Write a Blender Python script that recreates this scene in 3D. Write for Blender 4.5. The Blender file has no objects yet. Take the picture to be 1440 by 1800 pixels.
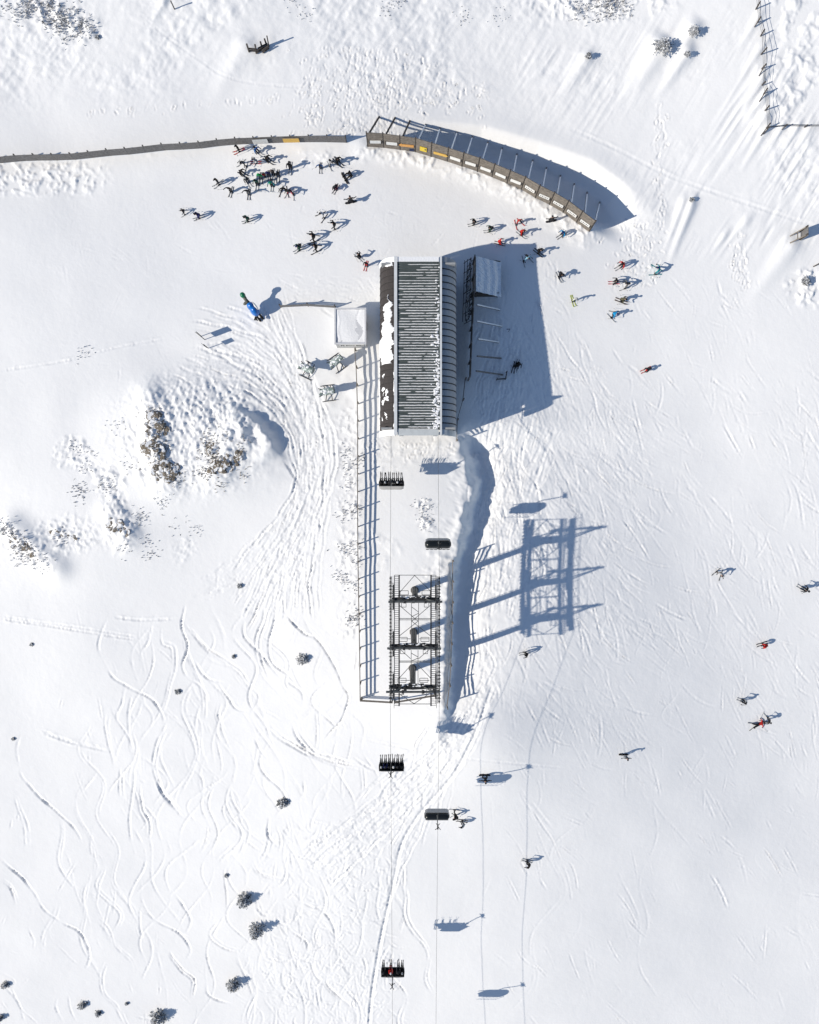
import bpy, bmesh, math, random
import numpy as np
from mathutils import Vector, Matrix, Euler

scene = bpy.context.scene
COL = scene.collection
R = math.radians

# ---------------------------------------------------------------- camera, sky, sun, exposure
CAM_H, FPX = 92.0, 1330.0            # drone height (m), focal length in photo pixels (1440 wide)
SUN_EL, SUN_AZ = 32.5, 20.0          # shadows run towards +x turned 20 deg to +y
cam_d = bpy.data.cameras.new('drone_camera')
cam = bpy.data.objects.new('drone_camera', cam_d)
COL.objects.link(cam)
cam.location = (0, 0, CAM_H)
cam_d.sensor_fit = 'HORIZONTAL'
cam_d.angle = 2 * math.atan(720.0 / FPX)
cam_d.clip_start, cam_d.clip_end = 0.5, 3000
scene.camera = cam

world = bpy.data.worlds.new('World')
scene.world = world
world.use_nodes = True
wn = world.node_tree
sky = wn.nodes.new('ShaderNodeTexSky')
sky.sky_type = 'NISHITA'
sky.sun_disc = False
sky.sun_elevation = R(SUN_EL)
sky.sun_rotation = R(250)
sky.altitude = 1800
sky.dust_density = 0.6
wn.links.new(sky.outputs[0], wn.nodes['Background'].inputs['Color'])
wn.nodes['Background'].inputs['Strength'].default_value = 0.115

sun_d = bpy.data.lights.new('sun', 'SUN')
sun_d.energy = 4.4
sun_d.angle = R(0.5)
sun_d.color = (1.0, 0.925, 0.80)
sun = bpy.data.objects.new('sun', sun_d)
COL.objects.link(sun)
sd = Vector((math.cos(R(SUN_AZ)) * math.cos(R(SUN_EL)), math.sin(R(SUN_AZ)) * math.cos(R(SUN_EL)), -math.sin(R(SUN_EL))))
sun.rotation_euler = sd.to_track_quat('-Z', 'Y').to_euler()
sun.location = (-60, -20, 60)
scene.view_settings.view_transform = 'Standard'
scene.view_settings.look = 'None'
scene.view_settings.exposure = 0.03
scene.view_settings.gamma = 1.0
scene.view_settings.use_curve_mapping = False
try:
    scene.cycles.max_bounces = 5
    scene.cycles.diffuse_bounces = 3
except Exception:
    pass

# ---------------------------------------------------------------- materials
def mat(name, col, rough=0.6, metal=0.0, vary=0.0, vscale=6.0, col2=None, bump=0.0, bscale=20.0, spec=0.3, lo=0.4, hi=0.6):
    m = bpy.data.materials.new(name)
    m.use_nodes = True
    nt = m.node_tree
    b = nt.nodes['Principled BSDF']
    b.inputs['Roughness'].default_value = rough
    b.inputs['Metallic'].default_value = metal
    b.inputs['Specular IOR Level'].default_value = spec
    c = (col[0], col[1], col[2], 1)
    if vary or col2:
        tc = nt.nodes.new('ShaderNodeTexCoord')
        n = nt.nodes.new('ShaderNodeTexNoise')
        n.inputs['Scale'].default_value = vscale
        n.inputs['Detail'].default_value = 5
        nt.links.new(tc.outputs['Object'], n.inputs['Vector'])
        r = nt.nodes.new('ShaderNodeValToRGB')
        r.color_ramp.elements[0].position = lo
        r.color_ramp.elements[1].position = hi
        if col2:
            r.color_ramp.elements[0].color = c
            r.color_ramp.elements[1].color = (col2[0], col2[1], col2[2], 1)
        else:
            r.color_ramp.elements[0].position, r.color_ramp.elements[1].position = 0.25, 0.75
            r.color_ramp.elements[0].color = tuple(x * (1 - vary) for x in c[:3]) + (1,)
            r.color_ramp.elements[1].color = tuple(min(1, x * (1 + vary)) for x in c[:3]) + (1,)
        nt.links.new(n.outputs['Fac'], r.inputs['Fac'])
        nt.links.new(r.outputs['Color'], b.inputs['Base Color'])
    else:
        b.inputs['Base Color'].default_value = c
    if bump:
        tc2 = nt.nodes.new('ShaderNodeTexCoord')
        n2 = nt.nodes.new('ShaderNodeTexNoise')
        n2.inputs['Scale'].default_value = bscale
        n2.inputs['Detail'].default_value = 6
        nt.links.new(tc2.outputs['Object'], n2.inputs['Vector'])
        bp = nt.nodes.new('ShaderNodeBump')
        bp.inputs['Strength'].default_value = 1.0
        bp.inputs['Distance'].default_value = bump
        nt.links.new(n2.outputs['Fac'], bp.inputs['Height'])
        nt.links.new(bp.outputs['Normal'], b.inputs['Normal'])
    return m

M = {}
M['snow'] = mat('snow', (0.885, 0.885, 0.89), 0.55, vary=0.015, vscale=0.35, bump=0.014, bscale=3.2, spec=0.2)
M['snowcap'] = mat('snow_cap', (0.88, 0.885, 0.90), 0.6, bump=0.03, bscale=6, spec=0.2)
M['wood'] = mat('weathered_wood', (0.20, 0.175, 0.15), 0.8, vary=0.35, vscale=3.0, bump=0.01, bscale=12)
M['woodgrey'] = mat('grey_wood', (0.17, 0.165, 0.165), 0.8, vary=0.3, vscale=4.0, bump=0.01, bscale=12)
M['wooddark'] = mat('dark_wood', (0.075, 0.065, 0.058), 0.8, vary=0.3, vscale=5.0)
M['steel'] = mat('galvanised_steel', (0.11, 0.115, 0.115), 0.5, 0.3, vary=0.35, vscale=4.0)
M['steeldark'] = mat('dark_steel', (0.035, 0.036, 0.038), 0.5, 0.2, vary=0.3, vscale=5.0)
M['concrete'] = mat('tower_paint', (0.105, 0.10, 0.095), 0.75, vary=0.3, vscale=2.5, bump=0.01)
M['roofgreen'] = mat('green_grey_roof_sheet', (0.085, 0.103, 0.104), 0.6, 0.1, vary=0.35, vscale=1.2, spec=0.25)
M['roofbrown'] = mat('dark_brown_roof_sheet', (0.042, 0.036, 0.036), 0.65, 0.0, vary=0.25, vscale=1.6, spec=0.25)
M['frostpanel'] = mat('frosted_roof_sheet', (0.34, 0.36, 0.39), 0.7, vary=0.12, vscale=2.5)
M['seam'] = mat('dark_seam', (0.02, 0.018, 0.018), 0.6)
M['edge'] = mat('pale_roof_edge', (0.66, 0.68, 0.70), 0.6, vary=0.08, vscale=3)
M['endsheet'] = mat('pale_grey_end_sheet', (0.55, 0.58, 0.59), 0.35, vary=0.1, vscale=2, spec=0.4)
M['wallgrey'] = mat('grey_cladding', (0.33, 0.34, 0.35), 0.7, vary=0.15, vscale=2)
M['hutwall'] = mat('light_grey_hut_wall', (0.50, 0.51, 0.52), 0.65, vary=0.1, vscale=3)
M['hutrim'] = mat('hut_roof_rim', (0.60, 0.61, 0.64), 0.6, vary=0.08, vscale=4)
M['mark'] = mat('dark_marking', (0.06, 0.06, 0.065), 0.6)
M['white'] = mat('white_board', (0.78, 0.78, 0.76), 0.5, vary=0.06, vscale=5)
M['orange'] = mat('orange_board', (0.72, 0.36, 0.10), 0.5, vary=0.1)
M['yellow'] = mat('yellow_board', (0.75, 0.55, 0.04), 0.5, vary=0.08)
M['yelloworange'] = mat('amber_board', (0.72, 0.45, 0.10), 0.5, vary=0.08)
M['navy'] = mat('navy_board', (0.015, 0.03, 0.10), 0.5)
M['rubber'] = mat('black_rubber', (0.012, 0.012, 0.013), 0.7)
M['pad'] = mat('black_seat_pad', (0.012, 0.014, 0.016), 0.75)
M['shell'] = mat('grey_hood_shell', (0.42, 0.41, 0.40), 0.5, spec=0.3)
M['tint'] = mat('dark_tinted_hood', (0.012, 0.015, 0.017), 0.25, spec=0.35)
M['bluevinyl'] = mat('glossy_blue_vinyl', (0.01, 0.15, 0.52), 0.22, vary=0.25, vscale=1.5, spec=0.5)
M['greenvinyl'] = mat('glossy_green_vinyl', (0.005, 0.16, 0.07), 0.3, spec=0.5)
M['greyvinyl'] = mat('grey_brown_vinyl', (0.12, 0.12, 0.10), 0.5)
M['gun'] = mat('frosted_machine_paint', (0.17, 0.23, 0.21), 0.6, vscale=5, col2=(0.70, 0.74, 0.75), lo=0.47, hi=0.62, bump=0.03, bscale=9)
M['rock'] = mat('snow_dusted_rock', (0.20, 0.17, 0.135), 0.9, vscale=2.2, col2=(0.82, 0.83, 0.85), lo=0.50, hi=0.57, bump=0.12, bscale=4)
M['drygrass'] = mat('dry_grass', (0.36, 0.33, 0.28), 0.9, vary=0.4, vscale=3)
M['frosttwig'] = mat('frosted_twigs', (0.40, 0.39, 0.38), 0.9, vscale=3.0, col2=(0.70, 0.71, 0.73), lo=0.42, hi=0.58)
M['frostleaf'] = mat('rime_covered_needles', (0.40, 0.41, 0.42), 0.9, vscale=4.5, col2=(0.74, 0.75, 0.77), lo=0.44, hi=0.58)
M['needle'] = mat('dark_needles', (0.085, 0.09, 0.088), 0.9, vary=0.3, vscale=4)
M['bark'] = mat('dark_bark', (0.06, 0.05, 0.042), 0.9)
M['skin'] = mat('skin', (0.50, 0.32, 0.24), 0.6)
M['lens'] = mat('goggle_lens', (0.02, 0.02, 0.03), 0.15, spec=0.6)

CLOTH = {
 'black': (0.012, 0.012, 0.014), 'dark': (0.03, 0.03, 0.035), 'grey': (0.13, 0.135, 0.14), 'white': (0.62, 0.62, 0.63),
 'red': (0.50, 0.025, 0.02), 'pink': (0.55, 0.10, 0.13), 'blue': (0.02, 0.13, 0.38), 'brightblue': (0.01, 0.26, 0.55),
 'navy': (0.02, 0.025, 0.11), 'teal': (0.015, 0.24, 0.28), 'green': (0.01, 0.26, 0.07), 'darkgreen': (0.02, 0.075, 0.055),
 'lime': (0.42, 0.48, 0.06), 'olive': (0.10, 0.095, 0.06), 'brown': (0.13, 0.10, 0.09), 'lightblue': (0.25, 0.48, 0.62),
 'palegrey': (0.36, 0.37, 0.38)}
for k, c in list(CLOTH.items()):
    CLOTH[k] = mat('cloth_' + k, c, 0.8, vary=0.2, vscale=9, spec=0.2)

# ---------------------------------------------------------------- helpers
def W(px, py, z):
    """point at height z seen at photo pixel (px, py)"""
    s = (CAM_H - z) / FPX
    return Vector(((px - 720) * s, (900 - py) * s, z))

def tag(o, label=None, cat=None, group=None, kind=None):
    if label: o['label'] = label
    if cat: o['category'] = cat
    if group: o['group'] = group
    if kind: o['kind'] = kind
    return o

def empty(name, loc, rz=0.0):
    o = bpy.data.objects.new(name, None)
    o.location = loc
    o.rotation_euler = (0, 0, rz)
    o.empty_display_size = 0.3
    COL.objects.link(o)
    return o

def thing(name, loc, label, cat, group=None, rz=0.0):
    return tag(empty(name, loc, rz), label, cat, group)

class MB:
    """collects shapes into one mesh"""
    def __init__(s): s.v, s.f, s.mi, s.smooth = [], [], [], False
    def poly(s, vs, fs, mi=0):
        n = len(s.v)
        s.v += [tuple(p) for p in vs]
        s.f += [tuple(i + n for i in f) for f in fs]
        s.mi += [mi] * len(fs)
        return s
    def box(s, c, size, rot=None, mi=0, taper=1.0):
        hx, hy, hz = size[0] / 2, size[1] / 2, size[2] / 2
        vs = []
        for z, k in ((-hz, 1.0), (hz, taper)):
            for x, y in ((-hx, -hy), (hx, -hy), (hx, hy), (-hx, hy)):
                p = Vector((x * k, y * k, z))
                if rot is not None: p = rot @ p
                vs.append(p + Vector(c))
        return s.poly(vs, [(3, 2, 1, 0), (4, 5, 6, 7), (0, 1, 5, 4), (1, 2, 6, 5), (2, 3, 7, 6), (3, 0, 4, 7)], mi)
    def bar(s, p, q, w, h=None, mi=0, w2=None, h2=None, up=(0, 0, 1)):
        """rectangular bar from p to q; w across, h along up"""
        p, q = Vector(p), Vector(q)
        h = w if h is None else h
        w2 = w if w2 is None else w2
        h2 = h if h2 is None else h2
        d = (q - p).normalized()
        u = Vector(up)
        if abs(d.dot(u)) > 0.98: u = Vector((0, 1, 0))
        a = d.cross(u).normalized()
        b = a.cross(d).normalized()
        vs = []
        for c, ww, hh in ((p, w, h), (q, w2, h2)):
            for i, j in ((-1, -1), (1, -1), (1, 1), (-1, 1)):
                vs.append(c + a * (i * ww / 2) + b * (j * hh / 2))
        return s.poly(vs, [(0, 1, 2, 3), (7, 6, 5, 4), (4, 5, 1, 0), (5, 6, 2, 1), (6, 7, 3, 2), (7, 4, 0, 3)], mi)
    def tube(s, pts, r, n=6, mi=0, cap=True):
        pts = [Vector(p) for p in pts]
        rs = r if isinstance(r, (list, tuple)) else [r] * len(pts)
        base = len(s.v)
        a = None
        for i, p in enumerate(pts):
            d = (pts[min(i + 1, len(pts) - 1)] - pts[max(i - 1, 0)]).normalized()
            if a is None:
                u = Vector((0, 0, 1)) if abs(d.z) < 0.9 else Vector((1, 0, 0))
                a = d.cross(u).normalized()
            else:
                a = (a - d * a.dot(d)).normalized()
            b = d.cross(a)
            for k in range(n):
                t = 2 * math.pi * k / n
                s.v.append(tuple(p + (a * math.cos(t) + b * math.sin(t)) * rs[i]))
        for i in range(len(pts) - 1):
            for k in range(n):
                k2 = (k + 1) % n
                s.f.append((base + i * n + k, base + i * n + k2, base + (i + 1) * n + k2, base + (i + 1) * n + k)); s.mi.append(mi)
        if cap:
            s.f.append(tuple(base + k for k in reversed(range(n)))); s.mi.append(mi)
            e = base + (len(pts) - 1) * n
            s.f.append(tuple(e + k for k in range(n))); s.mi.append(mi)
        return s
    def ball(s, c, r, nu=10, nv=7, mi=0, rot=None, cut=None):
        """ellipsoid; r scalar or 3-tuple"""
        r = (r, r, r) if not isinstance(r, (list, tuple)) else r
        vs, fs = [], []
        for j in range(nv + 1):
            ph = math.pi * j / nv
            for i in range(nu):
                th = 2 * math.pi * i / nu
                p = Vector((r[0] * math.sin(ph) * math.cos(th), r[1] * math.sin(ph) * math.sin(th), r[2] * math.cos(ph)))
                if cut is not None and p.z < cut: p.z = cut
                if rot is not None: p = rot @ p
                vs.append(p + Vector(c))
        for j in range(nv):
            for i in range(nu):
                i2 = (i + 1) % nu
                fs.append((j * nu + i, (j + 1) * nu + i, (j + 1) * nu + i2, j * nu + i2))
        return s.poly(vs, fs, mi)
    def mesh(s, name, mats, off=(0, 0, 0)):
        me = bpy.data.meshes.new(name)
        o = Vector(off)
        me.from_pydata([tuple(Vector(p) - o) for p in s.v], [], s.f)
        for m in (mats if isinstance(mats, (list, tuple)) else [mats]): me.materials.append(m)
        if any(s.mi): me.polygons.foreach_set('material_index', s.mi)
        if s.smooth: me.polygons.foreach_set('use_smooth', [True] * len(s.f))
        me.validate(); me.update()
        return me
    def build(s, name, mats, parent=None, world=True, label=None):
        """world=True: coordinates are world ones (parents carry translation only)"""
        off = (0, 0, 0)
        if parent is not None and world:
            off = Vector(parent.location)
            if parent.parent is not None: off = off + Vector(parent.parent.location)
        ob = bpy.data.objects.new(name, s.mesh(name, mats, off))
        COL.objects.link(ob)
        if parent is not None: ob.parent = parent
        if label: ob['label'] = label
        return ob

def link(name, me, parent=None, loc=(0, 0, 0), rot=(0, 0, 0)):
    o = bpy.data.objects.new(name, me)
    o.location = loc; o.rotation_euler = rot
    COL.objects.link(o)
    if parent is not None: o.parent = parent
    return o

def copy_tree(o, parent=None):
    c = o.copy()
    COL.objects.link(c)
    if parent is not None: c.parent = parent
    for ch in list(o.children): copy_tree(ch, c)
    return c

def catmull(pts, step):
    """points every step along a smooth curve through pts (n,2 array)"""
    p = np.asarray(pts, float)
    if len(p) == 2: q = p
    else:
        e = np.vstack([2 * p[0] - p[1], p, 2 * p[-1] - p[-2]])
        t = np.linspace(0, 1, 14, endpoint=False)[:, None]
        out = []
        for i in range(len(p) - 1):
            a, b, c, d = e[i], e[i + 1], e[i + 2], e[i + 3]
            out.append(0.5 * (2 * b + (c - a) * t + (2 * a - 5 * b + 4 * c - d) * t ** 2 + (3 * b - a - 3 * c + d) * t ** 3))
        q = np.vstack(out + [p[-1:]])
    s = np.concatenate([[0], np.cumsum(np.hypot(*np.diff(q, axis=0).T))])
    n = max(2, int(s[-1] / step))
    u = np.linspace(0, s[-1], n)
    return np.stack([np.interp(u, s, q[:, 0]), np.interp(u, s, q[:, 1])], 1)

# ---------------------------------------------------------------- snow ground
rng = np.random.default_rng(11)
DX = 0.13
def axis(lo, hi):
    c = np.arange(lo, hi, DX)
    out, st, v = [], DX, 0.0
    while v < 520:
        st *= 1.24; v += st; out.append(v)
    out = np.array(out)
    return np.concatenate([lo - out[::-1], c, c[-1] + out]), len(out), len(c)
XS, NXO, NXC = axis(-59.5, 59.5)
YS, NYO, NYC = axis(-73.5, 64.5)
xc, yc = XS[NXO:NXO + NXC], YS[NYO:NYO + NYC]

CP = [  # photo pixel x, y, ground height
 (735, 460, 0), (735, 600, 0), (735, 760, 0), (600, 560, 0), (560, 400, 0), (930, 420, 0), (700, 300, 0.1), (850, 560, -0.4),
 (300, 350, 0), (0, 350, 0.3), (300, 560, -0.3), (0, 600, -0.5), (340, 800, -0.8), (150, 850, -1.2), (0, 1000, -3), (450, 1000, -2.2),
 (200, 1150, -4), (0, 1300, -6.2), (400, 1200, -4), (560, 1000, -1.3), (600, 800, -0.4), (600, 1200, -2.2), (100, 1500, -8.8), (400, 1500, -7.6),
 (600, 1450, -5.2), (100, 1800, -13.2), (400, 1800, -12.7), (680, 1800, -11.8), (680, 1600, -8), (973, 607, -1.2), (985, 700, -2.0),
 (900, 800, -0.7), (900, 900, -0.8), (958, 944, -1.1), (900, 1150, -0.9), (850, 1262, -0.3), (937, 1343, -3.2), (832, 1615, -8),
 (925, 1710, -9.7), (1200, 600, -1.9), (1440, 600, -1.6), (1200, 900, -3.8), (1440, 1000, -5), (1200, 1300, -6), (1440, 1400, -9),
 (1200, 1800, -13), (1440, 1800, -14), (0, 200, 0.5), (400, 150, 0.8), (720, 120, 0.5), (0, 0, 2.2), (400, 0, 2.3), (800, 0, 1.0),
 (1100, 150, -0.2), (1440, 200, 0.9), (1440, 0, 2), (1100, 330, -1.0), (950, 260, -0.9), (820, 228, -0.5), (1200, 400, -1.0), (720, 900, -0.1), (720, 1150, -0.7), (700, 1330, -3.4)]
cp = np.array([tuple(W(*c)) for c in CP])
def tps_k(d2): return 0.5 * d2 * np.log(d2 + 1e-9)
n = len(cp)
K = tps_k(((cp[:, None, :2] - cp[None, :, :2]) ** 2).sum(-1)) + np.eye(n) * 25.0
Pm = np.hstack([np.ones((n, 1)), cp[:, :2]])
sol = np.linalg.solve(np.block([[K, Pm], [Pm.T, np.zeros((3, 3))]]), np.concatenate([cp[:, 2], np.zeros(3)]))
def tps(x, y):
    sh = np.broadcast(x, y).shape
    x, y = np.broadcast_to(x, sh).ravel(), np.broadcast_to(y, sh).ravel()
    z = sol[n] + sol[n + 1] * x + sol[n + 2] * y
    for i in range(n):
        z = z + sol[i] * tps_k((x - cp[i, 0]) ** 2 + (y - cp[i, 1]) ** 2)
    return z.reshape(sh)
def bsp(coords, lo, s, cnt):
    """cubic B-spline knots and weights at coords, for knots lo + s*i"""
    u = (coords - lo) / s
    i0 = np.floor(u).astype(int); t = u - i0
    w = [(1 - t) ** 3 / 6, (3 * t ** 3 - 6 * t ** 2 + 4) / 6, (-3 * t ** 3 + 3 * t ** 2 + 3 * t + 1) / 6, t ** 3 / 6]
    return [(np.clip(i0 + k - 1, 0, cnt - 1), w[k]) for k in range(4)]
def bmul(by, g, bx):
    a = sum(w[:, None] * g[i] for i, w in by)
    return sum(w[None, :] * a[:, i] for i, w in bx)
# large form on every grid point: clamped outside the built-up area, sinking gently away
gx, gy = np.arange(-84, 85, 2.0), np.arange(-96, 97, 2.0)
Cz = tps(np.clip(gx, -62, 62)[None, :], np.clip(gy, -76, 66)[:, None])
Bx = bsp(np.clip(XS, -81, 81), gx[0], 2.0, len(gx)); By = bsp(np.clip(YS, -93, 93), gy[0], 2.0, len(gy))
Z = bmul(By, Cz, Bx)
out_d = np.maximum(np.maximum(np.abs(XS) - 62, 0)[None, :], np.maximum(np.abs(YS + 5) - 72, 0)[:, None])
Z = Z - 0.10 * out_d * np.clip(out_d / 20, 0, 1)

X, Y = np.meshgrid(xc, yc)
Zc = Z[NYO:NYO + NYC, NXO:NXO + NXC].copy()
U = 720 + X * FPX / (CAM_H - Zc)           # photo pixel of each ground point (authoring aid for the layout)
V = 900 - Y * FPX / (CAM_H - Zc)

def sm(a, b, x):
    t = np.clip((x - a) / (b - a), 0, 1)
    return t * t * (3 - 2 * t)
def ell(cx, cy, rx, ry, soft=0.6, ang=0.0):
    c, s_ = math.cos(R(ang)), math.sin(R(ang))
    a, b = (U - cx) * c + (V - cy) * s_, -(U - cx) * s_ + (V - cy) * c
    return 1 - sm(1 - soft, 1 + soft * 0.4, np.sqrt((a / rx) ** 2 + (b / ry) ** 2))
def rect(x0, y0, x1, y1, s_=20):
    return sm(x0 - s_, x0 + s_, U) * (1 - sm(x1 - s_, x1 + s_, U)) * sm(y0 - s_, y0 + s_, V) * (1 - sm(y1 - s_, y1 + s_, V))
def noise(s, seed):
    """smooth noise with feature size s metres, about -1..1"""
    r = np.random.default_rng(seed)
    nx, ny = int((xc[-1] - xc[0]) / s) + 6, int((yc[-1] - yc[0]) / s) + 6
    g = r.standard_normal((ny, nx))
    return bmul(bsp(yc, yc[0] - 2 * s, s, ny), g, bsp(xc, xc[0] - 2 * s, s, nx)) * 1.6
def fbm(s, seed, octs=4, gain=0.55):
    o, a = 0, 1.0
    for k in range(octs):
        o = o + a * noise(max(s / 2 ** k, DX * 1.2), seed + k); a *= gain
    return o
def snoise(ang, la, lb, seed):
    """value noise stretched along photo direction ang (deg, y up): la along, lb across (metres)"""
    r = np.random.default_rng(seed)
    g = r.standard_normal((256, 256))
    c, s_ = math.cos(R(ang)), math.sin(R(ang))
    a, b = (X * c + Y * s_) / la + 500, (-X * s_ + Y * c) / lb + 500
    ia, ib = np.floor(a).astype(int), np.floor(b).astype(int)
    ta, tb = a - ia, b - ib
    ta, tb = ta * ta * (3 - 2 * ta), tb * tb * (3 - 2 * tb)
    G = lambda i, j: g[i & 255, j & 255]
    return (G(ia, ib) * (1 - ta) + G(ia + 1, ib) * ta) * (1 - tb) + (G(ia, ib + 1) * (1 - ta) + G(ia + 1, ib + 1) * ta) * tb
def polydist(pts):
    """distance (m) to a photo-pixel polyline, side sign (+ = left of travel in world) and 0..1 position"""
    q = np.array([tuple(W(px, py, zz))[:2] for px, py, zz in pts])
    best = np.full(X.shape, 1e9); sg = np.zeros(X.shape); pos = np.zeros(X.shape)
    for i in range(len(q) - 1):
        a, b = q[i], q[i + 1]; d = b - a; L2 = d @ d
        t = np.clip(((X - a[0]) * d[0] + (Y - a[1]) * d[1]) / L2, 0, 1)
        ex, ey = X - a[0] - t * d[0], Y - a[1] - t * d[1]
        dist = np.hypot(ex, ey); m = dist < best
        best[m] = dist[m]; sg[m] = np.sign(d[0] * ey - d[1] * ex)[m]; pos[m] = ((i + t) / (len(q) - 1))[m]
    return best, sg, pos

D = np.zeros_like(X)
# --- lift corridor: a raised snow platform with a steep east bank
edge_y = np.array([610, 700, 760, 800, 840, 880, 920, 960, 985, 1040, 1120, 1200, 1240, 1290])
edge_x = np.array([812, 806, 801, 808, 822, 824, 815, 803, 793, 786, 783, 780, 778, 772])
ex = np.interp(V, edge_y, edge_x) + 3.5 * noise(2.4, 5) * sm(760, 800, V) * (1 - sm(960, 1010, V)) + (1.5 + 2.5 * sm(760, 800, V) * (1 - sm(960, 1010, V))) * noise(0.8, 6) + 1.2 * noise(0.35, 7)
drop = (U - ex) / 14.3
band = sm(735, 800, V) * (1 - sm(1200, 1330, V))
corr = (1 - sm(-0.1, 1.7, drop)) * sm(590, 650, U) * band
D -= 2.1 * sm(-0.1, 1.5 + 0.5 * (1 - sm(960, 1000, V)), drop) * np.exp(-np.maximum(drop - 1.7, 0) / 10) * band
D += (0.06 + 0.08 * noise(1.2, 9)) * np.exp(-((drop + 0.3) / 0.6) ** 2) * corr * sm(760, 800, V)
D -= 0.35 * np.exp(-((drop - 2.6) / 1.2) ** 2) * sm(740, 800, V) * (1 - sm(1180, 1260, V))
bank = np.exp(-((drop - 0.6) / 1.1) ** 2) * band
D += bank * (0.07 * (1 - np.abs(snoise(-15, 1.5, 0.35, 44))) + 0.05 * fbm(0.7, 45, 3))
D += corr * np.exp(-((drop + 1.2) / 1.0) ** 2) * 0.05 * (1 - np.abs(snoise(-35, 1.2, 0.3, 46)))
# --- mound with two rough ribs and a sharp crest falling to the north-east
D += 1.7 * ell(335, 775, 165, 120, 0.9) + 0.5 * ell(150, 900, 190, 120, 0.9)
d, s_, p = polydist([(372, 708, 1), (405, 716, 1), (440, 738, 1), (468, 768, 1), (494, 806, 0)])
ridge = np.where(s_ > 0, np.exp(-(d / 0.75) ** 2), np.exp(-(d / 3.4) ** 2)) * sm(0.05, 0.6, p) * (1 - 0.8 * sm(0.8, 1, p))
D += 0.95 * ridge * (1 + 0.3 * noise(1.1, 14) + 0.12 * noise(0.5, 16))
for pts, h, w in (([(258, 690, 1), (262, 740, 1), (272, 790, 1), (285, 850, 1)], 0.6, 1.6), ([(405, 760, 1), (395, 800, 1), (372, 832, 1)], 0.55, 1.5),
                  ([(10, 925, 0), (40, 955, 0), (85, 1000, 0)], 0.7, 1.6), ([(190, 900, 0), (215, 945, 0)], 0.6, 1.5)):
    d, s_, p = polydist(pts)
    D += h * np.exp(-(d / w) ** 2)
# --- scoop and rim behind the curved windbreak
d, s_, p = polydist([(700, 208, 0), (760, 209, 0), (850, 215, 0), (950, 241, 0), (1040, 272, 0), (1105, 315, 0), (1160, 375, 0), (1200, 440, 0)])
fade = sm(0, 0.15, p) * (1 - sm(0.85, 1, p))
D += 0.12 * np.exp(-(d / 1.5) ** 2) * fade
df, sf, pf_ = polydist([(644, 246, 0), (731, 254, 0), (816, 280, 0), (898, 312, 0), (975, 350, 0), (1042, 396, 0), (1120, 450, 0)])
D -= 2.0 * sm(0.0, 2.7 + 4.5 * sm(0.62, 0.95, p), d) * (s_ < 0) * (sm(0, 0.15, p)) * sm(-0.2, 1.2 + 3 * sm(0.75, 1, pf_), df * sf) * sm(0.02, 0.3, pf_) * (1 - sm(0.80, 1.0, pf_))
# --- snow banked up in front of the windbreak and along the left fence
d, s_, p = polydist([(640, 262, 0), (700, 268, 0), (780, 283, 0), (860, 312, 0), (940, 352, 0), (1030, 408, 0)])
D += 0.3 * np.exp(-(d / 1.3) ** 2)
chunk = np.exp(-(d / 1.3) ** 2) * 0.16
d, s_, p = polydist([(-40, 300, 0), (100, 292, 0), (260, 282, 0), (420, 262, 0), (620, 256, 0)])
D += 0.25 * np.exp(-(d / 2.5) ** 2)
# --- drifts behind obstacles (run down to the lower left)
def tail(px, py, length, w, h, ang=235):
    a = W(px, py, 0); c, s2 = math.cos(R(ang)), math.sin(R(ang))
    u = (X - a.x) * c + (Y - a.y) * s2; v = -(X - a.x) * s2 + (Y - a.y) * c
    prof = sm(-1.5, 0.9, u) * np.clip(1 - u / length, 0, 1) ** 1.3
    return h * prof * np.exp(-(v / (w * (0.55 + 0.45 * np.clip(1 - u / length, 0, 1)))) ** 2)
for a in ((1162, 82, 8, 1.6, 0.9), (1216, 56, 6, 1.0, 0.7), (1207, 96, 7, 0.8, 0.7), (1033, 100, 6, 1.0, 0.6), (440, 90, 9, 1.3, 0.42), (1398, 424, 9, 1.3, 0.5),
          (1222, 348, 9, 0.6, 0.55, 250), (1205, 350, 7, 0.5, 0.4, 250), (1318, 382, 4, 0.5, 0.3), (1280, 408, 3, 0.4, 0.3), (306, 16, 4, 0.5, 0.4),
          (1338, 135, 5, 0.5, 0.35, 240), (1340, 170, 6, 0.6, 0.4, 240), (1342, 205, 7, 0.6, 0.4, 240), (1372, 228, 5, 0.4, 0.35, 240), (1398, 228, 5, 0.4, 0.35, 240),
          (1420, 226, 5, 0.4, 0.35, 240), (172, 66, 4, 0.6, 0.35), (1345, 228, 6, 0.5, 0.4, 240), (1325, 40, 5, 0.5, 0.3, 240), (1330, 90, 5, 0.5, 0.3, 240)):
    D += tail(*a)
# --- soft undulation everywhere
D += 0.10 * noise(9, 21) + 0.035 * noise(3.2, 22) * (1 - 0.5 * ell(560, 400, 420, 110))
gentle = noise(5, 23)
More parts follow.
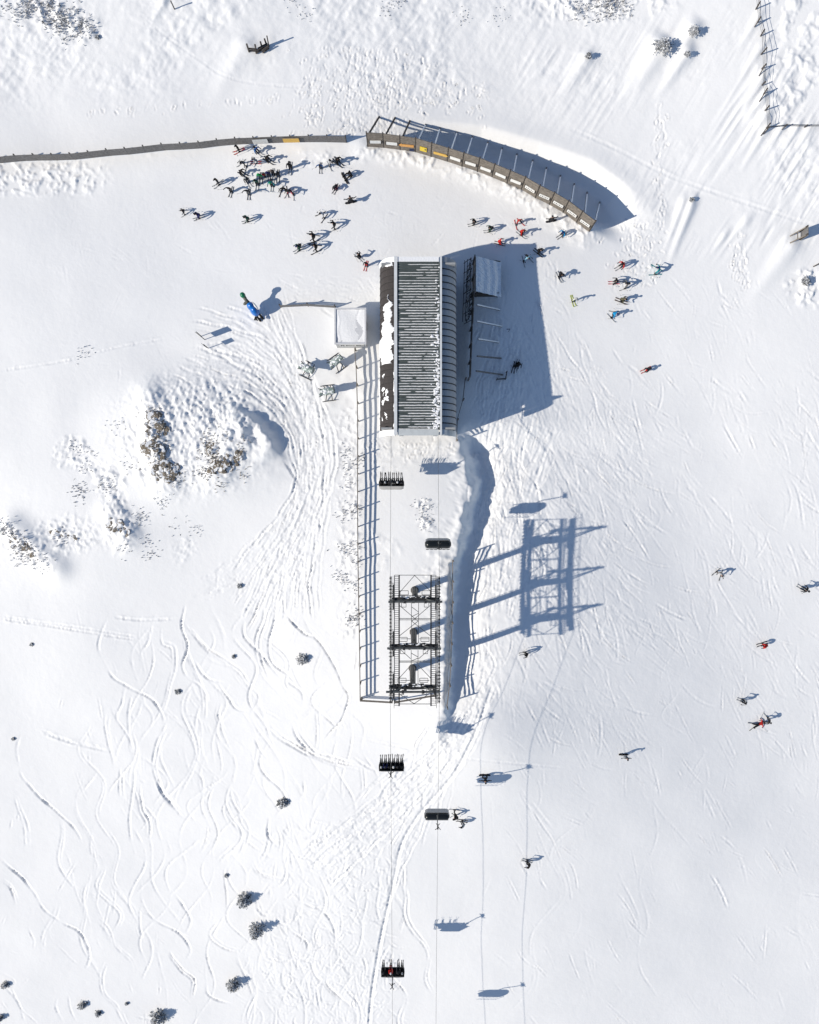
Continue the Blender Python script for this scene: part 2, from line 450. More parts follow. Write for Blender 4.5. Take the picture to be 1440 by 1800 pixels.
# wind drifts top right, ridged
dr = snoise(57, 5.5, 0.8, 31); dr2 = snoise(60, 3.0, 0.42, 32)
mdr = np.clip(ell(1330, 330, 260, 130) + ell(1150, 120, 420, 150, 0.8) * 0.45 + ell(1400, 260, 150, 200), 0, 1)
D += mdr * (0.10 * (1 - np.abs(dr)) * np.clip(0.5 + 0.7 * noise(4, 36), 0, 1.3) + 0.05 * (1 - np.abs(dr2)) * np.clip(0.4 + 0.8 * noise(3, 37), 0, 1.2))
D += mdr * (0.035 * (1 - np.abs(snoise(56, 1.5, 0.26, 38))) + 0.02 * fbm(0.6, 39, 3)) * np.clip(0.5 + 0.8 * noise(3.5, 43), 0, 1.3)
mtop = (1 - sm(120, 230, V)) * (1 - 0.75 * ell(520, 190, 300, 60)) * (1 - sm(1040, 1140, U))
D += mtop * (0.03 * (1 - np.abs(snoise(50, 3, 0.6, 33))) + 0.04 * fbm(1.0, 34, 3) + 0.018 * fbm(0.35, 77, 2)) * (0.35 + 0.65 * sm(-0.2, 0.5, noise(5, 35)))
# --- rough lumpy places: (mask, size, amplitude)
def lumps(mask, s, amp, seed, thr=0.0):
    global D
    D = D + mask * amp * np.maximum(fbm(s, seed, 3) - thr, -0.4)
patchy = sm(-0.15, 0.4, noise(3.0, 41))
lumps(ell(335, 765, 150, 118), 0.6, 0.05, 51)
lumps(ell(340, 765, 145, 110), 0.26, 0.085, 49)
lumps(np.clip(ell(170, 840, 110, 130) * patchy + ell(270, 930, 130, 80) * patchy + ell(120, 940, 70, 40), 0, 1), 0.28, 0.06, 75)
D += ell(350, 760, 110, 80) * 0.05 * (1 - np.abs(snoise(75, 1.1, 0.3, 76)))
D += ell(350, 720, 130, 70) * 0.06 * (1 - np.abs(snoise(-50, 1.6, 0.4, 48)))
lumps(ell(420, 740, 75, 60), 0.8, 0.12, 52)
lumps(ell(455, 755, 50, 40), 0.55, 0.11, 47)
lumps(ell(272, 770, 38, 85), 0.7, 0.16, 53)
lumps(ell(390, 795, 40, 60), 0.8, 0.16, 54)
lumps(ell(290, 835, 50, 35), 0.7, 0.14, 55)
lumps(np.clip(ell(170, 850, 110, 130) * patchy + ell(250, 930, 140, 90) * patchy, 0, 1), 0.5, 0.085, 56)
lumps(ell(45, 960, 75, 28, 0.7, 38), 0.5, 0.14, 57)
lumps(ell(120, 940, 60, 28), 0.5, 0.12, 58)
lumps(ell(210, 930, 40, 45), 0.6, 0.14, 59)
lumps(ell(100, 28, 95, 34, 0.6, 25), 0.5, 0.14, 60)
lumps(rect(-60, 288, 190, 338, 18) * (1 - 0.5 * sm(100, 200, U)), 0.4, 0.11, 61, 0.1)
lumps(rect(150, 272, 640, 322, 16) * patchy, 0.5, 0.10, 62, 0.25)
lumps(np.clip(chunk * 6, 0, 1), 0.4, 0.10, 63, 0.2)
lumps(rect(1360, -20, 1450, 210, 25), 0.9, 0.13, 64, 0.2)
lumps(ell(1425, 505, 45, 35), 0.6, 0.22, 65)
lumps(rect(594, 720, 631, 1120, 10) * (0.4 + 0.6 * patchy), 0.32, 0.075, 66)
lumps(ell(780, 1000, 50, 60) * corr, 0.6, 0.06, 67)
lumps(ell(1050, 8, 140, 34), 0.5, 0.13, 68)
lumps(ell(720, 140, 130, 55), 0.35, 0.03, 69)
lumps(rect(640, 770, 780, 1000, 20) * patchy, 0.5, 0.03, 70)
for cx_, cy_ in ((745, 887), (748, 920)): lumps(ell(cx_, cy_, 14, 12), 0.25, 0.12, 71 + cx_)
lumps(ell(600, 690, 70, 60), 2.2, 0.10, 80)

# --- ski tracks, footprints and scratches pressed into the snow
def gz_base(x, y):
    i = np.clip(((y - yc[0]) / DX).astype(int), 0, NYC - 1); j = np.clip(((x - xc[0]) / DX).astype(int), 0, NXC - 1)
    return Zc[i, j] + D[i, j]
def to_world(pts):
    p = np.asarray(pts, float); z = np.zeros(len(p))
    for _ in range(4):
        s2 = (CAM_H - z) / FPX
        x, y = (p[:, 0] - 720) * s2, (900 - p[:, 1]) * s2
        z = gz_base(x, y)
    return np.stack([x, y], 1)
ST = []
def track(pts, w=0.2, dep=0.1, px=True, pair=0.0, jit=0.0, mod=0.6, gaps=False, bk=0.5, fade=1.2):
    q = to_world(pts) if px else np.asarray(pts, float)
    q = catmull(q, 0.075)
    if len(q) < 3: return
    t = np.arange(len(q)) * 0.075
    ph = rng.random(4) * 6.28
    m = 1 - mod * (0.5 + 0.25 * np.sin(t * 0.9 + ph[0]) + 0.25 * np.sin(t * 2.3 + ph[1]))
    e = np.clip(np.minimum(t, t[-1] - t) / fade, 0.05, 1)
    tang = np.gradient(q, axis=0); tang /= np.maximum(np.hypot(*tang.T), 1e-6)[:, None]
    nor = np.stack([-tang[:, 1], tang[:, 0]], 1)
    q = q + nor * (jit * np.sin(t * 1.7 + ph[2]))[:, None]
    for o in ((-pair / 2, pair / 2) if pair else (0,)):
        r = q + nor * (o * (1 + 0.25 * np.sin(t * 0.5 + ph[3])) if pair else np.zeros(len(q)))[:, None] if pair else q
        if gaps:
            pg = rng.random(3) * 6.28; e = np.clip(np.minimum(t, t[-1] - t) / 2.5, 0.05, 1)
            m = np.clip(0.5 + 0.32 * np.sin(t * 0.45 + pg[0]) + 0.22 * np.sin(t * 1.1 + pg[1]) + 0.15 * np.sin(t * 2.9 + pg[2]), 0.06, 1.1)
        dd = 1.35 * dep * m * e * (0.35 + 0.9 * rng.random()) * (0.3 + 1.4 * rng.random(len(q)) ** 1.3)
        ST.append(np.stack([r[:, 0], r[:, 1], np.full(len(q), w) * (0.75 + 0.5 * rng.random()), dd, np.full(len(q), bk)], 1))
z7 = [((650,125),(640,200),(660,270),(655,300),(640,340),(660,380),(700,410),(730,450),(725,480)), ((650,180),(690,240),(740,290),(830,350),(870,400),(910,440),(905,480),(880,510)),
 ((380,175),(350,240),(350,290),(390,370),(440,410),(520,450),(560,490),(575,530),(565,570)), ((440,410),(430,470),(410,510),(420,550),(445,590)),
 ((525,215),(520,260),(495,300),(500,345)), ((575,205),(575,260),(610,280),(610,350),(590,430),(570,500),(530,560)), ((760,390),(800,450),(830,490),(890,505)),
 ((1000,130),(1025,185),(1070,225),(1110,245),(1160,310),(1200,400),(1225,450),(1215,500),(1190,545),(1140,600)), ((1050,130),(1080,200),(1110,240),(1150,290),(1195,380),(1220,440)),
 ((860,180),(860,240),(910,290),(950,340),(1000,390),(1060,430),(1065,480)), ((960,0),(930,90),(900,160),(870,220)), ((940,100),(930,180),(905,260),(915,320),(940,390)),
 ((1010,0),(990,80),(960,200),(945,280),(960,330),(1020,380),(1060,430)), ((940,550),(1000,600),(1060,635),(1120,665),(1200,690),(1290,700)),
 ((1030,530),(1060,600),(1110,650),(1180,670),(1260,690)), ((885,560),(910,630),(940,665)), ((770,470),(765,520),(790,575)), ((590,540),(550,640),(545,700),(565,770),(610,830),(650,870)),
 ((690,660),(685,700),(710,740),(715,800)), ((75,570),(60,640),(75,720),(110,770),(160,820),(200,850)), ((490,420),(510,490)), ((620,630),(640,680)), ((430,690),(425,740),(430,800)),
 ((470,760),(490,810),(490,860)), ((700,300),(760,330),(830,345)), ((680,320),(730,385),(790,400)), ((1040,440),(1020,500)), ((1095,450),(1100,490),(1060,530)), ((450,490),(490,560)),
 ((640,520),(690,530),(705,590)), ((720,530),(740,590)), ((840,600),(870,640)), ((1060,700),(1070,780),(1040,820)), ((1270,690),(1280,760),(1260,820)), ((900,680),(890,730)), ((590,690),(600,720))]
for t in z7: track([(x / 2, 1000 + y / 2) for x, y in t], 0.155, 0.145, pair=0.0 if rng.random() < 0.65 else rng.uniform(0.3, 0.5), jit=0.05, gaps=True, bk=0.13)
for t in (((140,565),(240,600),(370,630)), ((0,165),(120,185),(300,210),(480,240)), ((400,170),(500,180),(620,175)), ((150,575),(260,612),(380,640)), ((0,175),(200,205),(480,250))):
    track([(x / 2, 1000 + y / 2) for x, y in t], 0.18, 0.055)
z8 = [((100,0),(160,60),(230,120),(280,180),(290,230)), ((55,40),(75,100),(95,160),(95,220)), ((325,155),(325,240),(345,300)), ((375,240),(365,310),(345,370),(340,440)),
 ((490,0),(495,80),(520,130),(520,190)), ((555,0),(590,60),(640,95)), ((810,30),(785,90),(810,150),(860,195),(930,240)), ((495,340),(500,400),(520,450),(570,490),(630,520),(660,560),(670,590),(650,620)),
 ((605,370),(640,420),(670,470),(655,520)), ((600,560),(600,600),(640,650),(680,690),(675,750)), ((0,260),(60,310),(115,370),(150,430),(210,480),(270,510),(310,570),(310,630),(290,650)),
 ((175,490),(180,540),(230,590),(290,650)), ((375,620),(355,680),(370,740),(410,780),(440,840)), ((0,655),(50,690),(45,720),(70,780),(110,820),(130,840)), ((210,735),(195,780),(225,835)),
 ((240,735),(245,780),(270,835)), ((725,690),(735,740),(820,775)), ((770,485),(745,530),(790,570),(880,590)), ((400,360),(440,400),(450,440)), ((500,420),(490,470),(505,560)),
 ((945,110),(945,180),(980,220)), ((965,115),(985,200)), ((1005,130),(1015,180)), ((885,270),(920,315),(1020,340)), ((590,190),(600,240)), ((720,0),(710,80),(740,150)), ((430,0),(435,60)),
 ((340,470),(380,510),(390,550)), ((100,500),(125,560)), ((1110,430),(1160,470),(1180,540),(1170,580)), ((1015,500),(1080,550),(1090,610)), ((1040,560),(1030,620),(1080,640)), ((0,690),(60,760),(90,840)), ((0,330),(40,360),(60,420))]
for t in z8: track([(x / 2, 1380 + y / 2) for x, y in t], 0.15, 0.135, pair=0.0 if rng.random() < 0.65 else rng.uniform(0.3, 0.5), jit=0.05, gaps=True, bk=0.13)

def sturns(num, x0, y0, x1, y1, dep, dr_=(0.12, 1.0)):
    """loose linked turns running down the slope"""
    for _ in range(num):
        x, y = rng.uniform(x0, x1), rng.uniform(y0, y1); L = rng.uniform(90, 420); A = rng.uniform(5, 20); wl = rng.uniform(90, 190); ph = rng.random() * 6.28
        dx, dy = np.array([rng.normal(*dr_) if False else dr_[0] + 0.22 * rng.normal(), 1.0]); yy = np.arange(0, L, 7.0)
        A_ = A * (1 + 0.3 * np.sin(yy / 70 + ph))
        xx = x + dx * yy + A_ * np.sin(yy / wl * 6.28 + ph)
        track(np.stack([xx, y + yy * dy], 1), 0.15, dep * rng.uniform(0.3, 1.1), pair=(0.0 if rng.random() < .6 else rng.uniform(.25, .5)), jit=0.02, gaps=True, bk=0.13)
sturns(34, 60, 1060, 640, 1700, 0.075)
sturns(26, 180, 1040, 620, 1300, 0.08)
sturns(30, 400, 1400, 690, 1760, 0.09)
sturns(18, 860, 700, 1400, 1700, 0.03)
def flow(path, nl, half, w, dep, lmin=0.2, wob=10, jit=0.08):
    """nl lines roughly parallel to a photo path, each covering part of it"""
    pa = np.asarray(path, float); c = catmull(pa, 12.0)
    tg = np.gradient(c, axis=0); tg /= np.hypot(*tg.T)[:, None]
    nr = np.stack([-tg[:, 1], tg[:, 0]], 1)
    hv = np.interp(np.linspace(0, 1, len(c)), np.linspace(0, 1, len(half)), half) if isinstance(half, (list, tuple)) else np.full(len(c), half)
    for _ in range(nl):
        L = int(len(c) * (lmin + (1 - lmin) * rng.random() ** 1.5)); L = max(5, min(L, len(c)))
        i = rng.integers(0, len(c) - L + 1)
        o = np.clip(rng.normal(0, 0.5), -1.1, 1.1) * hv[i:i + L]
        k = np.linspace(0, 1, L)
        o = o + wob * (rng.normal() * np.sin(k * 3.1 + rng.random() * 6) + 0.4 * rng.normal() * np.sin(k * 8 + rng.random() * 6))
        track((c[i:i + L] + nr[i:i + L] * o[:, None])[::2], w * (0.8 + 0.4 * rng.random()), dep * (0.5 + 0.8 * rng.random()), jit=jit)
# band that curls round the mound, its fans
flow([(330, 590), (430, 620), (500, 680), (540, 760), (545, 850), (515, 930), (470, 1010), (430, 1090)], 75, [60, 55, 35, 26, 24, 30, 45, 60], 0.17, 0.085)
flow([(470, 520), (500, 600), (535, 680), (556, 770), (556, 850), (540, 930), (525, 1010), (520, 1100)], 60, [16, 24, 20, 16, 16, 22, 30, 40], 0.17, 0.09)
flow([(530, 900), (470, 950), (410, 1000), (340, 1050)], 16, [8, 10, 16, 20], 0.16, 0.06)
flow([(440, 640), (400, 660), (350, 690), (330, 760)], 40, [50, 60, 60, 50], 0.17, 0.06)
flow([(300, 660), (360, 700), (380, 780)], 30, [60, 60, 40], 0.16, 0.06)
# run beside the station: fans and criss-cross
flow([(905, 700), (885, 780), (880, 880), (890, 980), (870, 1090)], 110, [34, 34, 46, 58, 60], 0.17, 0.085, wob=14)
flow([(960, 690), (940, 790), (905, 900), (870, 1000), (850, 1100)], 40, [50, 40, 40, 40, 30], 0.17, 0.075, wob=12)
flow([(840, 760), (880, 860), (930, 950), (960, 1050)], 40, [40, 40, 40, 40], 0.16, 0.065, wob=12)
flow([(930, 560), (960, 650), (1000, 760), (1060, 870)], 60, [60, 70, 90, 110], 0.15, 0.04, wob=12)
flow([(910, 560), (895, 640), (880, 690), (860, 760)], 60, [30, 34, 40, 40], 0.16, 0.07)
# diagonal traffic below the towers
flow([(860, 1190), (810, 1290), (730, 1370), (640, 1450), (540, 1530)], 80, [20, 24, 34, 40, 50], 0.2, 0.085, wob=8)
flow([(800, 1250), (770, 1330), (740, 1420), (700, 1500), (680, 1600)], 30, [30, 40, 40, 40, 40], 0.18, 0.07, wob=10)
flow([(850, 1090), (855, 1180), (830, 1260)], 30, [24, 20, 20], 0.18, 0.07)
track([(868, 1200), (835, 1290), (795, 1365), (735, 1435), (705, 1490), (690, 1560), (672, 1640), (655, 1740), (648, 1810)], 0.27, 0.17, mod=0.45, bk=0.2)
track([(640, 1300), (760, 1325), (880, 1340), (990, 1350)], 0.14, 0.03)
for _ in range(520):   # chopped snow, bottom centre
    a = np.array([rng.uniform(470, 690), rng.uniform(1440, 1810)]); th = rng.uniform(0.6, 2.4); k = rng.normal(0, 0.06)
    pts = [a]
    for i in range(int(rng.uniform(4, 9))):
        th += k * 5; pts.append(pts[-1] + 6 * np.array([math.cos(th), math.sin(th)]))
    track(pts, 0.18, 0.085 * rng.uniform(0.3, 1))
def scratches(num, x0, y0, x1, y1, ang, spread, lmin, lmax, w, dep, dens=None):
    for _ in range(num):
        a = np.array([rng.uniform(x0, x1), rng.uniform(y0, y1)])
        if dens is not None and rng.random() > dens(a): continue
        th = R(ang + rng.normal(0, spread)); k = rng.normal(0, 0.05); L = rng.uniform(lmin, lmax); pts = [a]
        for i in range(max(3, int(L / 8))):
            th += k; pts.append(pts[-1] + 8 * np.array([math.cos(th), math.sin(th)]))
        track(pts, w * rng.uniform(0.7, 1.3), dep * rng.uniform(0.25, 1.0) ** 1.5 + 0.008)
patch_ = lambda a: 0.25 + 0.75 * (math.sin(a[0] / 61 + 1.3 * math.sin(a[1] / 83)) * math.sin(a[1] / 74 + 0.7) > -0.1)
scratches(1500, 860, 480, 1450, 1810, 62, 16, 20, 80, 0.13, 0.05, lambda a: patch_(a) * (0.9 - 0.6 * sm(1100, 1700, a[1]) - 0.2 * sm(1250, 1440, a[0])))
scratches(140, 845, 440, 985, 700, 70, 30, 15, 60, 0.15, 0.07)
scratches(620, 860, 640, 1440, 1300, 64, 14, 25, 90, 0.13, 0.05, patch_)
scratches(420, 880, 690, 1120, 1120, 62, 14, 30, 110, 0.14, 0.06)
scratches(70, 120, 1060, 640, 1800, 75, 25, 20, 70, 0.14, 0.05)
scratches(60, 0, 1200, 640, 1800, 80, 30, 8, 30, 0.14, 0.05)
scratches(200, 560, 290, 1000, 440, 60, 40, 20, 60, 0.12, 0.018)
scratches(180, 480, 480, 680, 540, 20, 25, 15, 50, 0.14, 0.05)
scratches(120, 60, 330, 620, 640, 60, 35, 15, 60, 0.12, 0.015)
# footprints
def prints(num, fn, dep=0.085, L=8, w=0.115, ang=95, sp=18):
    for _ in range(num):
        a = fn(); th = R(ang + rng.normal(0, sp)); l = L * rng.uniform(0.6, 1.6)
        track([a, a + 0.5 * l * np.array([math.cos(th), math.sin(th)]), a + l * np.array([math.cos(th), math.sin(th)])], w, dep * rng.uniform(0.5, 1.2), mod=0.2, fade=0.05)
prints(620, lambda: np.array([rng.normal(640, 48), rng.uniform(80, 235)]))
prints(120, lambda: np.array([rng.uniform(640, 860), rng.normal(165, 16)]), ang=70, sp=40)
prints(70, lambda: np.array([rng.normal(548, 6), rng.uniform(130, 215)]))
prints(60, lambda: np.array([rng.normal(1303, 9), rng.uniform(405, 505)]))
prints(130, lambda: np.array([rng.normal(1125, 22), rng.uniform(380, 500)]), ang=70, sp=40)
prints(60, lambda: np.array([rng.normal(1160, 6), rng.uniform(180, 400)]))
prints(60, lambda: (lambda t: np.array([150 + 480 * t, 196 - 40 * t + rng.normal(0, 4)]))(rng.random()), dep=0.07)
prints(90, lambda: np.array([rng.uniform(640, 800), rng.uniform(775, 800)]), dep=0.06, sp=60)
track([(240, 20), (300, 70), (350, 105), (400, 135), (480, 150), (540, 152)], 0.17, 0.045)
track([(1000, 225), (1080, 260), (1180, 310), (1290, 350), (1380, 380), (1440, 400)], 0.2, 0.035)
track([(0, 652), (110, 635), (200, 612), (290, 595)], 0.16, 0.05)
track([(640, 545), (652, 470), (645, 500)], 0.1, 0.01)

S = np.concatenate(ST); ci = np.floor((S[:, 1] - yc[0]) / DX + 0.5).astype(int); cj = np.floor((S[:, 0] - xc[0]) / DX + 0.5).astype(int)
gro, brm = np.zeros_like(X), np.zeros_like(X)
for di in range(-6, 7):
    for dj in range(-6, 7):
        i, j = ci + di, cj + dj
        ok = (i >= 0) & (i < NYC) & (j >= 0) & (j < NXC)
        i, j, q = i[ok], j[ok], S[ok]
        r = np.hypot(xc[j] - q[:, 0], yc[i] - q[:, 1]) / q[:, 2]
        m = r < 2.4
        if not m.any(): continue
        i, j, r, dd = i[m], j[m], r[m], q[m, 3]
        np.minimum.at(gro, (i, j), -dd * np.clip(1 - (r / 1.15) ** 2, 0, 1))
        np.maximum.at(brm, (i, j), q[m, 4] * dd * np.exp(-((r - 1.5) / 0.45) ** 2))
flat = 1 - rect(668, 452, 800, 765, 4)
D += (gro + brm * (0.4 + 0.9 * np.clip(noise(0.4, 91) + 0.4, 0, 1))) * flat
D += 0.003 * noise(0.35, 92)
win = sm(0, 12, np.arange(NXC)[None, :]) * sm(0, 12, NXC - 1 - np.arange(NXC)[None, :]) * sm(0, 12, np.arange(NYC)[:, None]) * sm(0, 12, NYC - 1 - np.arange(NYC)[:, None])
HB = Zc + D                                     # final height over the detailed part
Z[NYO:NYO + NYC, NXO:NXO + NXC] += D * win

ny, nx = Z.shape
gxx, gyy = np.meshgrid(XS, YS)
co = np.stack([gxx, gyy, Z], -1).reshape(-1, 3).astype(np.float32)
idx = np.arange(nx * ny, dtype=np.int32).reshape(ny, nx)
quads = np.stack([idx[:-1, :-1], idx[:-1, 1:], idx[1:, 1:], idx[1:, :-1]], -1).reshape(-1)
gm = bpy.data.meshes.new('snow_ground')
gm.vertices.add(len(co)); gm.vertices.foreach_set('co', co.ravel())
nq = len(quads) // 4
gm.loops.add(len(quads)); gm.loops.foreach_set('vertex_index', quads)
gm.polygons.add(nq); gm.polygons.foreach_set('loop_start', np.arange(0, nq * 4, 4, dtype=np.int32))
gm.polygons.foreach_set('use_smooth', np.ones(nq, dtype=bool))
gm.materials.append(M['snow']); gm.update()
ground = bpy.data.objects.new('snow_ground', gm); COL.objects.link(ground)
tag(ground, 'white snow-covered mountainside scored with ski tracks', None, None, 'structure')

def gz(x, y):
    """height of the finished snow surface"""
    u = min(max((x - xc[0]) / DX, 0), NXC - 1.001); v = min(max((y - yc[0]) / DX, 0), NYC - 1.001)
    j, i = int(u), int(v); a, b = u - j, v - i
    return float((HB[i, j] * (1 - a) + HB[i, j + 1] * a) * (1 - b) + (HB[i + 1, j] * (1 - a) + HB[i + 1, j + 1] * a) * b)
def G(px, py):
    """ground point seen at a photo pixel"""
    z = 0.0
    for _ in range(12):
        p = W(px, py, z); z = 0.5 * z + 0.5 * gz(p.x, p.y)
    p = W(px, py, z)
    return Vector((p.x, p.y, gz(p.x, p.y)))
def gnormal(x, y, e=0.8):
    return Vector((gz(x - e, y) - gz(x + e, y), gz(x, y - e) - gz(x, y + e), 2 * e)).normalized()

# ---------------------------------------------------------------- lift station
rnd = random.Random(5)
ZR = 7.6
st = thing('lift_station', (1.0, 18.4, 0), 'long chairlift station with a ribbed green-grey roof half streaked with snow', 'lift station')
xL, xR, yN, yS = W(697, 0, ZR).x, W(774, 0, ZR).x, W(0, 460, ZR).y, W(0, 755, ZR).y
AW, BW, ND = 1.95, 2.9, 9             # width and drop of the rounded roof sides
def side(t, sgn, lift=0.0):
    """point on a rounded roof side; t 0 at the ridge beam .. 1 at the eave"""
    a = t * math.pi / 2
    nx_, nz_ = math.sin(a), math.cos(a)
    x = (xL if sgn < 0 else xR) + sgn * (AW * math.sin(a) + lift * nx_)
    return x, ZR - BW * (1 - math.cos(a)) + lift * nz_
# walls
for sgn in (-1, 1):
    x = (xL - AW + 0.12) if sgn < 0 else (xR + AW - 0.12)
    MB().box((x, (yN + yS) / 2, (ZR - BW - 0.4) / 2 - 0.2), (0.2, yN - yS - 0.1, ZR - BW + 0.3)).build('wall', M['wallgrey'], st)
for y in (yN - 0.15, yS + 0.15):
    b = MB()
    b.box(((xL + xR) / 2, y, 7.05), (xR - xL + 2 * AW - 0.5, 0.2, 0.9))
    for x in (xL - AW + 0.45, xL + 0.4, xR - 0.4, xR + AW - 0.45): b.box((x, y, 3.1), (0.35, 0.25, 7.0))
    b.build('portal_frame', M['wallgrey'], st)
# flat ribbed top: one sheet, ribs, snow lying in the troughs
MB().box(((xL + xR) / 2, (yN + yS) / 2, ZR - 0.1), (xR - xL, yN - yS, 0.2)).build('roof_sheet', M['roofgreen'], st)
NR = 62
pitch = (yN - yS) / NR
rib = MB().box((0, 0, 0), (xR - xL - 0.24, 0.10, 0.07), taper=0.9).mesh('roof_rib', M['roofgreen'])
for k in range(NR):
    link('roof_rib', rib, st, ((xL + xR) / 2 - 1.0, yN - (k + 0.5) * pitch - 18.4, ZR + 0.035))
for k in range(NR):
    y0 = yN - (k + 0.5) * pitch - pitch * 0.5
    if k == NR - 1: y0 += 0.06
    f = k / NR
    start = rnd.choice([0.02, 0.04, 0.05, 0.1, 0.3, 0.45]) if k < 9 else (rnd.random() ** 5) * 0.3
    if k in (0, 1): start = 0.25 + 0.3 * k
    end = 1 - rnd.random() * 0.04
    t = start
    wmax = rnd.uniform(0.078, 0.115) * (0.8 if k < 9 else 1.0)
    while t < end:
        seg = rnd.choice([1.0, 1.0, 0.6, 0.3])
        e = min(end, t + seg)
        n_ = max(2, int((e - t) * 22))
        xs = [xL + 0.1 + (xR - xL - 0.2) * (t + (e - t) * i / n_) for i in range(n_ + 1)]
        row = []
        for i, x in enumerate(xs):
            w = wmax * rnd.uniform(0.85, 1.08) * (0.35 if i in (0, n_) else 1)
            h = 0.05 * rnd.uniform(0.7, 1.1)
            yj = y0 + rnd.uniform(-0.012, 0.012)
            row += [(x, yj - w / 2, ZR + 0.004), (x, yj - w / 5, ZR + h), (x, yj + w / 5, ZR + h), (x, yj + w / 2, ZR + 0.004)]
        fs = []
        for i in range(n_):
            for j in range(3): fs.append((4 * i + j, 4 * i + 4 + j, 4 * i + 5 + j, 4 * i + 1 + j))
        b = MB(); b.poly(row, fs); b.build('snow_strip', M['snowcap'], st)
        t = e + (rnd.uniform(0.0, 0.10) if rnd.random() < 0.25 else 0.012)
# lumpy snow against the east beam
b = MB()
for i in range(200):
    f = rnd.random() ** 0.5
    y = yN - 0.3 - f * (yN - yS - 0.4)
    x = xR - 0.12 - abs(rnd.gauss(0, 0.20 + 0.16 * (f > 0.4)))
    r_ = rnd.uniform(0.05, 0.14)
    b.ball((x, y, ZR + 0.04), (r_ * rnd.uniform(0.8, 2.2), r_, r_ * 0.7), 7, 4)
o = b.build('snow_crust', M['snowcap'], st); o['kind'] = 'stuff'
# ridge beams and end sheets
for x, w in ((xL - 0.09, 0.34), (xR + 0.08, 0.20)):
    MB().box((x, (yN + yS) / 2 , ZR + 0.06), (w, yN - yS + 1.2, 0.22)).build('ridge_beam', M['edge'], st)
for nm, y0_, y1_, m_ in (('end_sheet', yN + 0.004, yN + 0.55, 'snowcap'), ('end_sheet', yS - 0.66, yS - 0.004, 'endsheet')):
    MB().box(((xL + xR) / 2 - 0.02, (y0_ + y1_) / 2, ZR - 0.02), (xR - xL - 0.3, y1_ - y0_, 0.16)).build(nm, M[m_], st)
    for sgn in (-1, 1):
        b = MB(); vs, fs = [], []
        for i in range(ND + 1):
            t0 = 0.05 + 0.95 * i / ND
            x, z = side(t0, sgn, 0.05)
            vs += [(x, y0_, z), (x, y1_, z), (x - sgn * 0.08, y0_, z - 0.12), (x - sgn * 0.08, y1_, z - 0.12)]
        for i in range(ND):
            a, c = 4 * i, 4 * i + 4
            fs += [(a, a + 1, c + 1, c), (a + 2, c + 2, c + 3, a + 3), (a, c, c + 2, a + 2), (a + 1, a + 3, c + 3, c + 1)]
        b.poly(vs, fs)
        b.build('end_sheet', M['snowcap' if sgn < 0 else ('frostpanel' if y0_ > yN else 'endsheet')], st)
# rounded side panels, each its own sheet, with standing seams
NP = 25
pl = (yN - yS) / NP
def side_panel(sgn):
    b = MB(); vs, fs = [], []
    for i in range(ND + 1):
        x, z = side(0.06 + 0.94 * i / ND, sgn)
        x2, z2 = side(0.06 + 0.94 * i / ND, sgn, -0.06)
        vs += [(x - 1.0, -pl / 2 + 0.025, z), (x - 1.0, pl / 2 - 0.025, z), (x2 - 1.0, -pl / 2 + 0.025, z2), (x2 - 1.0, pl / 2 - 0.025, z2)]
    for i in range(ND):
        a, c = 4 * i, 4 * i + 4
        fs += [(a, c, c + 1, a + 1), (a + 2, a + 3, c + 3, c + 2), (a, a + 2, c + 2, c), (a + 1, c + 1, c + 3, a + 3)]
    b.poly(vs, fs)
    return b.mesh('roof_panel', M['roofbrown' if sgn < 0 else 'frostpanel'])
def side_seam(sgn, hgt, w):
    b = MB()
    for i in range(ND):
        x0, z0 = side(0.06 + 0.94 * i / ND, sgn, hgt / 2 - 0.05); x1, z1 = side(0.06 + 0.94 * (i + 1) / ND, sgn, hgt / 2 - 0.05)
        b.bar((x0 - 1.0, 0, z0), (x1 - 1.0, 0, z1), w, hgt + 0.06, up=(sgn, 0, 1))
    return b.mesh('roof_seam', M['seam'])
for sgn in (-1, 1):
    pm, sm_ = side_panel(sgn), side_seam(sgn, 0.05, 0.05 if sgn < 0 else 0.11)
    for k in range(NP):
        link('roof_panel', pm, st, (0, yN - (k + 0.5) * pl - 18.4, 0))
        if k: link('roof_seam', sm_, st, (0, yN - k * pl - 18.4, 0))
# snow still lying on the west side
nrn = np.random.default_rng(3)
def roof_snow(y0_, y1_, fn, thick, name='roof_snow', jag=0.03):
    ny_, nt = int((y1_ - y0_) / 0.11), 20
    j1, j2 = np.zeros(ny_ + 1), np.zeros(ny_ + 1)
    for i in range(1, ny_ + 1): j1[i], j2[i] = 0.8 * j1[i - 1] + nrn.normal(0, jag), 0.8 * j2[i - 1] + nrn.normal(0, jag)
    b = MB(); rows = []
    for i in range(ny_ + 1):
        y = y0_ + (y1_ - y0_) * i / ny_
        t0, t1 = fn(i / ny_)
        t0, t1 = max(0.05, t0 + j1[i]), min(1.02, t1 + j2[i])
        if t1 < t0 + 0.02: t1 = t0 + 0.02
        r = []
        for k in range(9):
            q = k / 8
            x, z = side(t0 + (t1 - t0) * q, -1, 0.01 + thick * math.sin(math.pi * q) ** 0.4 * nrn.uniform(0.75, 1.1))
            r.append((x, y + nrn.normal(0, 0.012), z))
        rows.append(r)
    vs = [p for r in rows for p in r]
    fs = [(i * 9 + k, i * 9 + 9 + k, i * 9 + 10 + k, i * 9 + 1 + k) for i in range(ny_) for k in range(8)]
    b.poly(vs, fs); b.smooth = True
    return b.build(name, M['snowcap'], st)
Yz = lambda py: W(0, py, ZR - 0.6).y
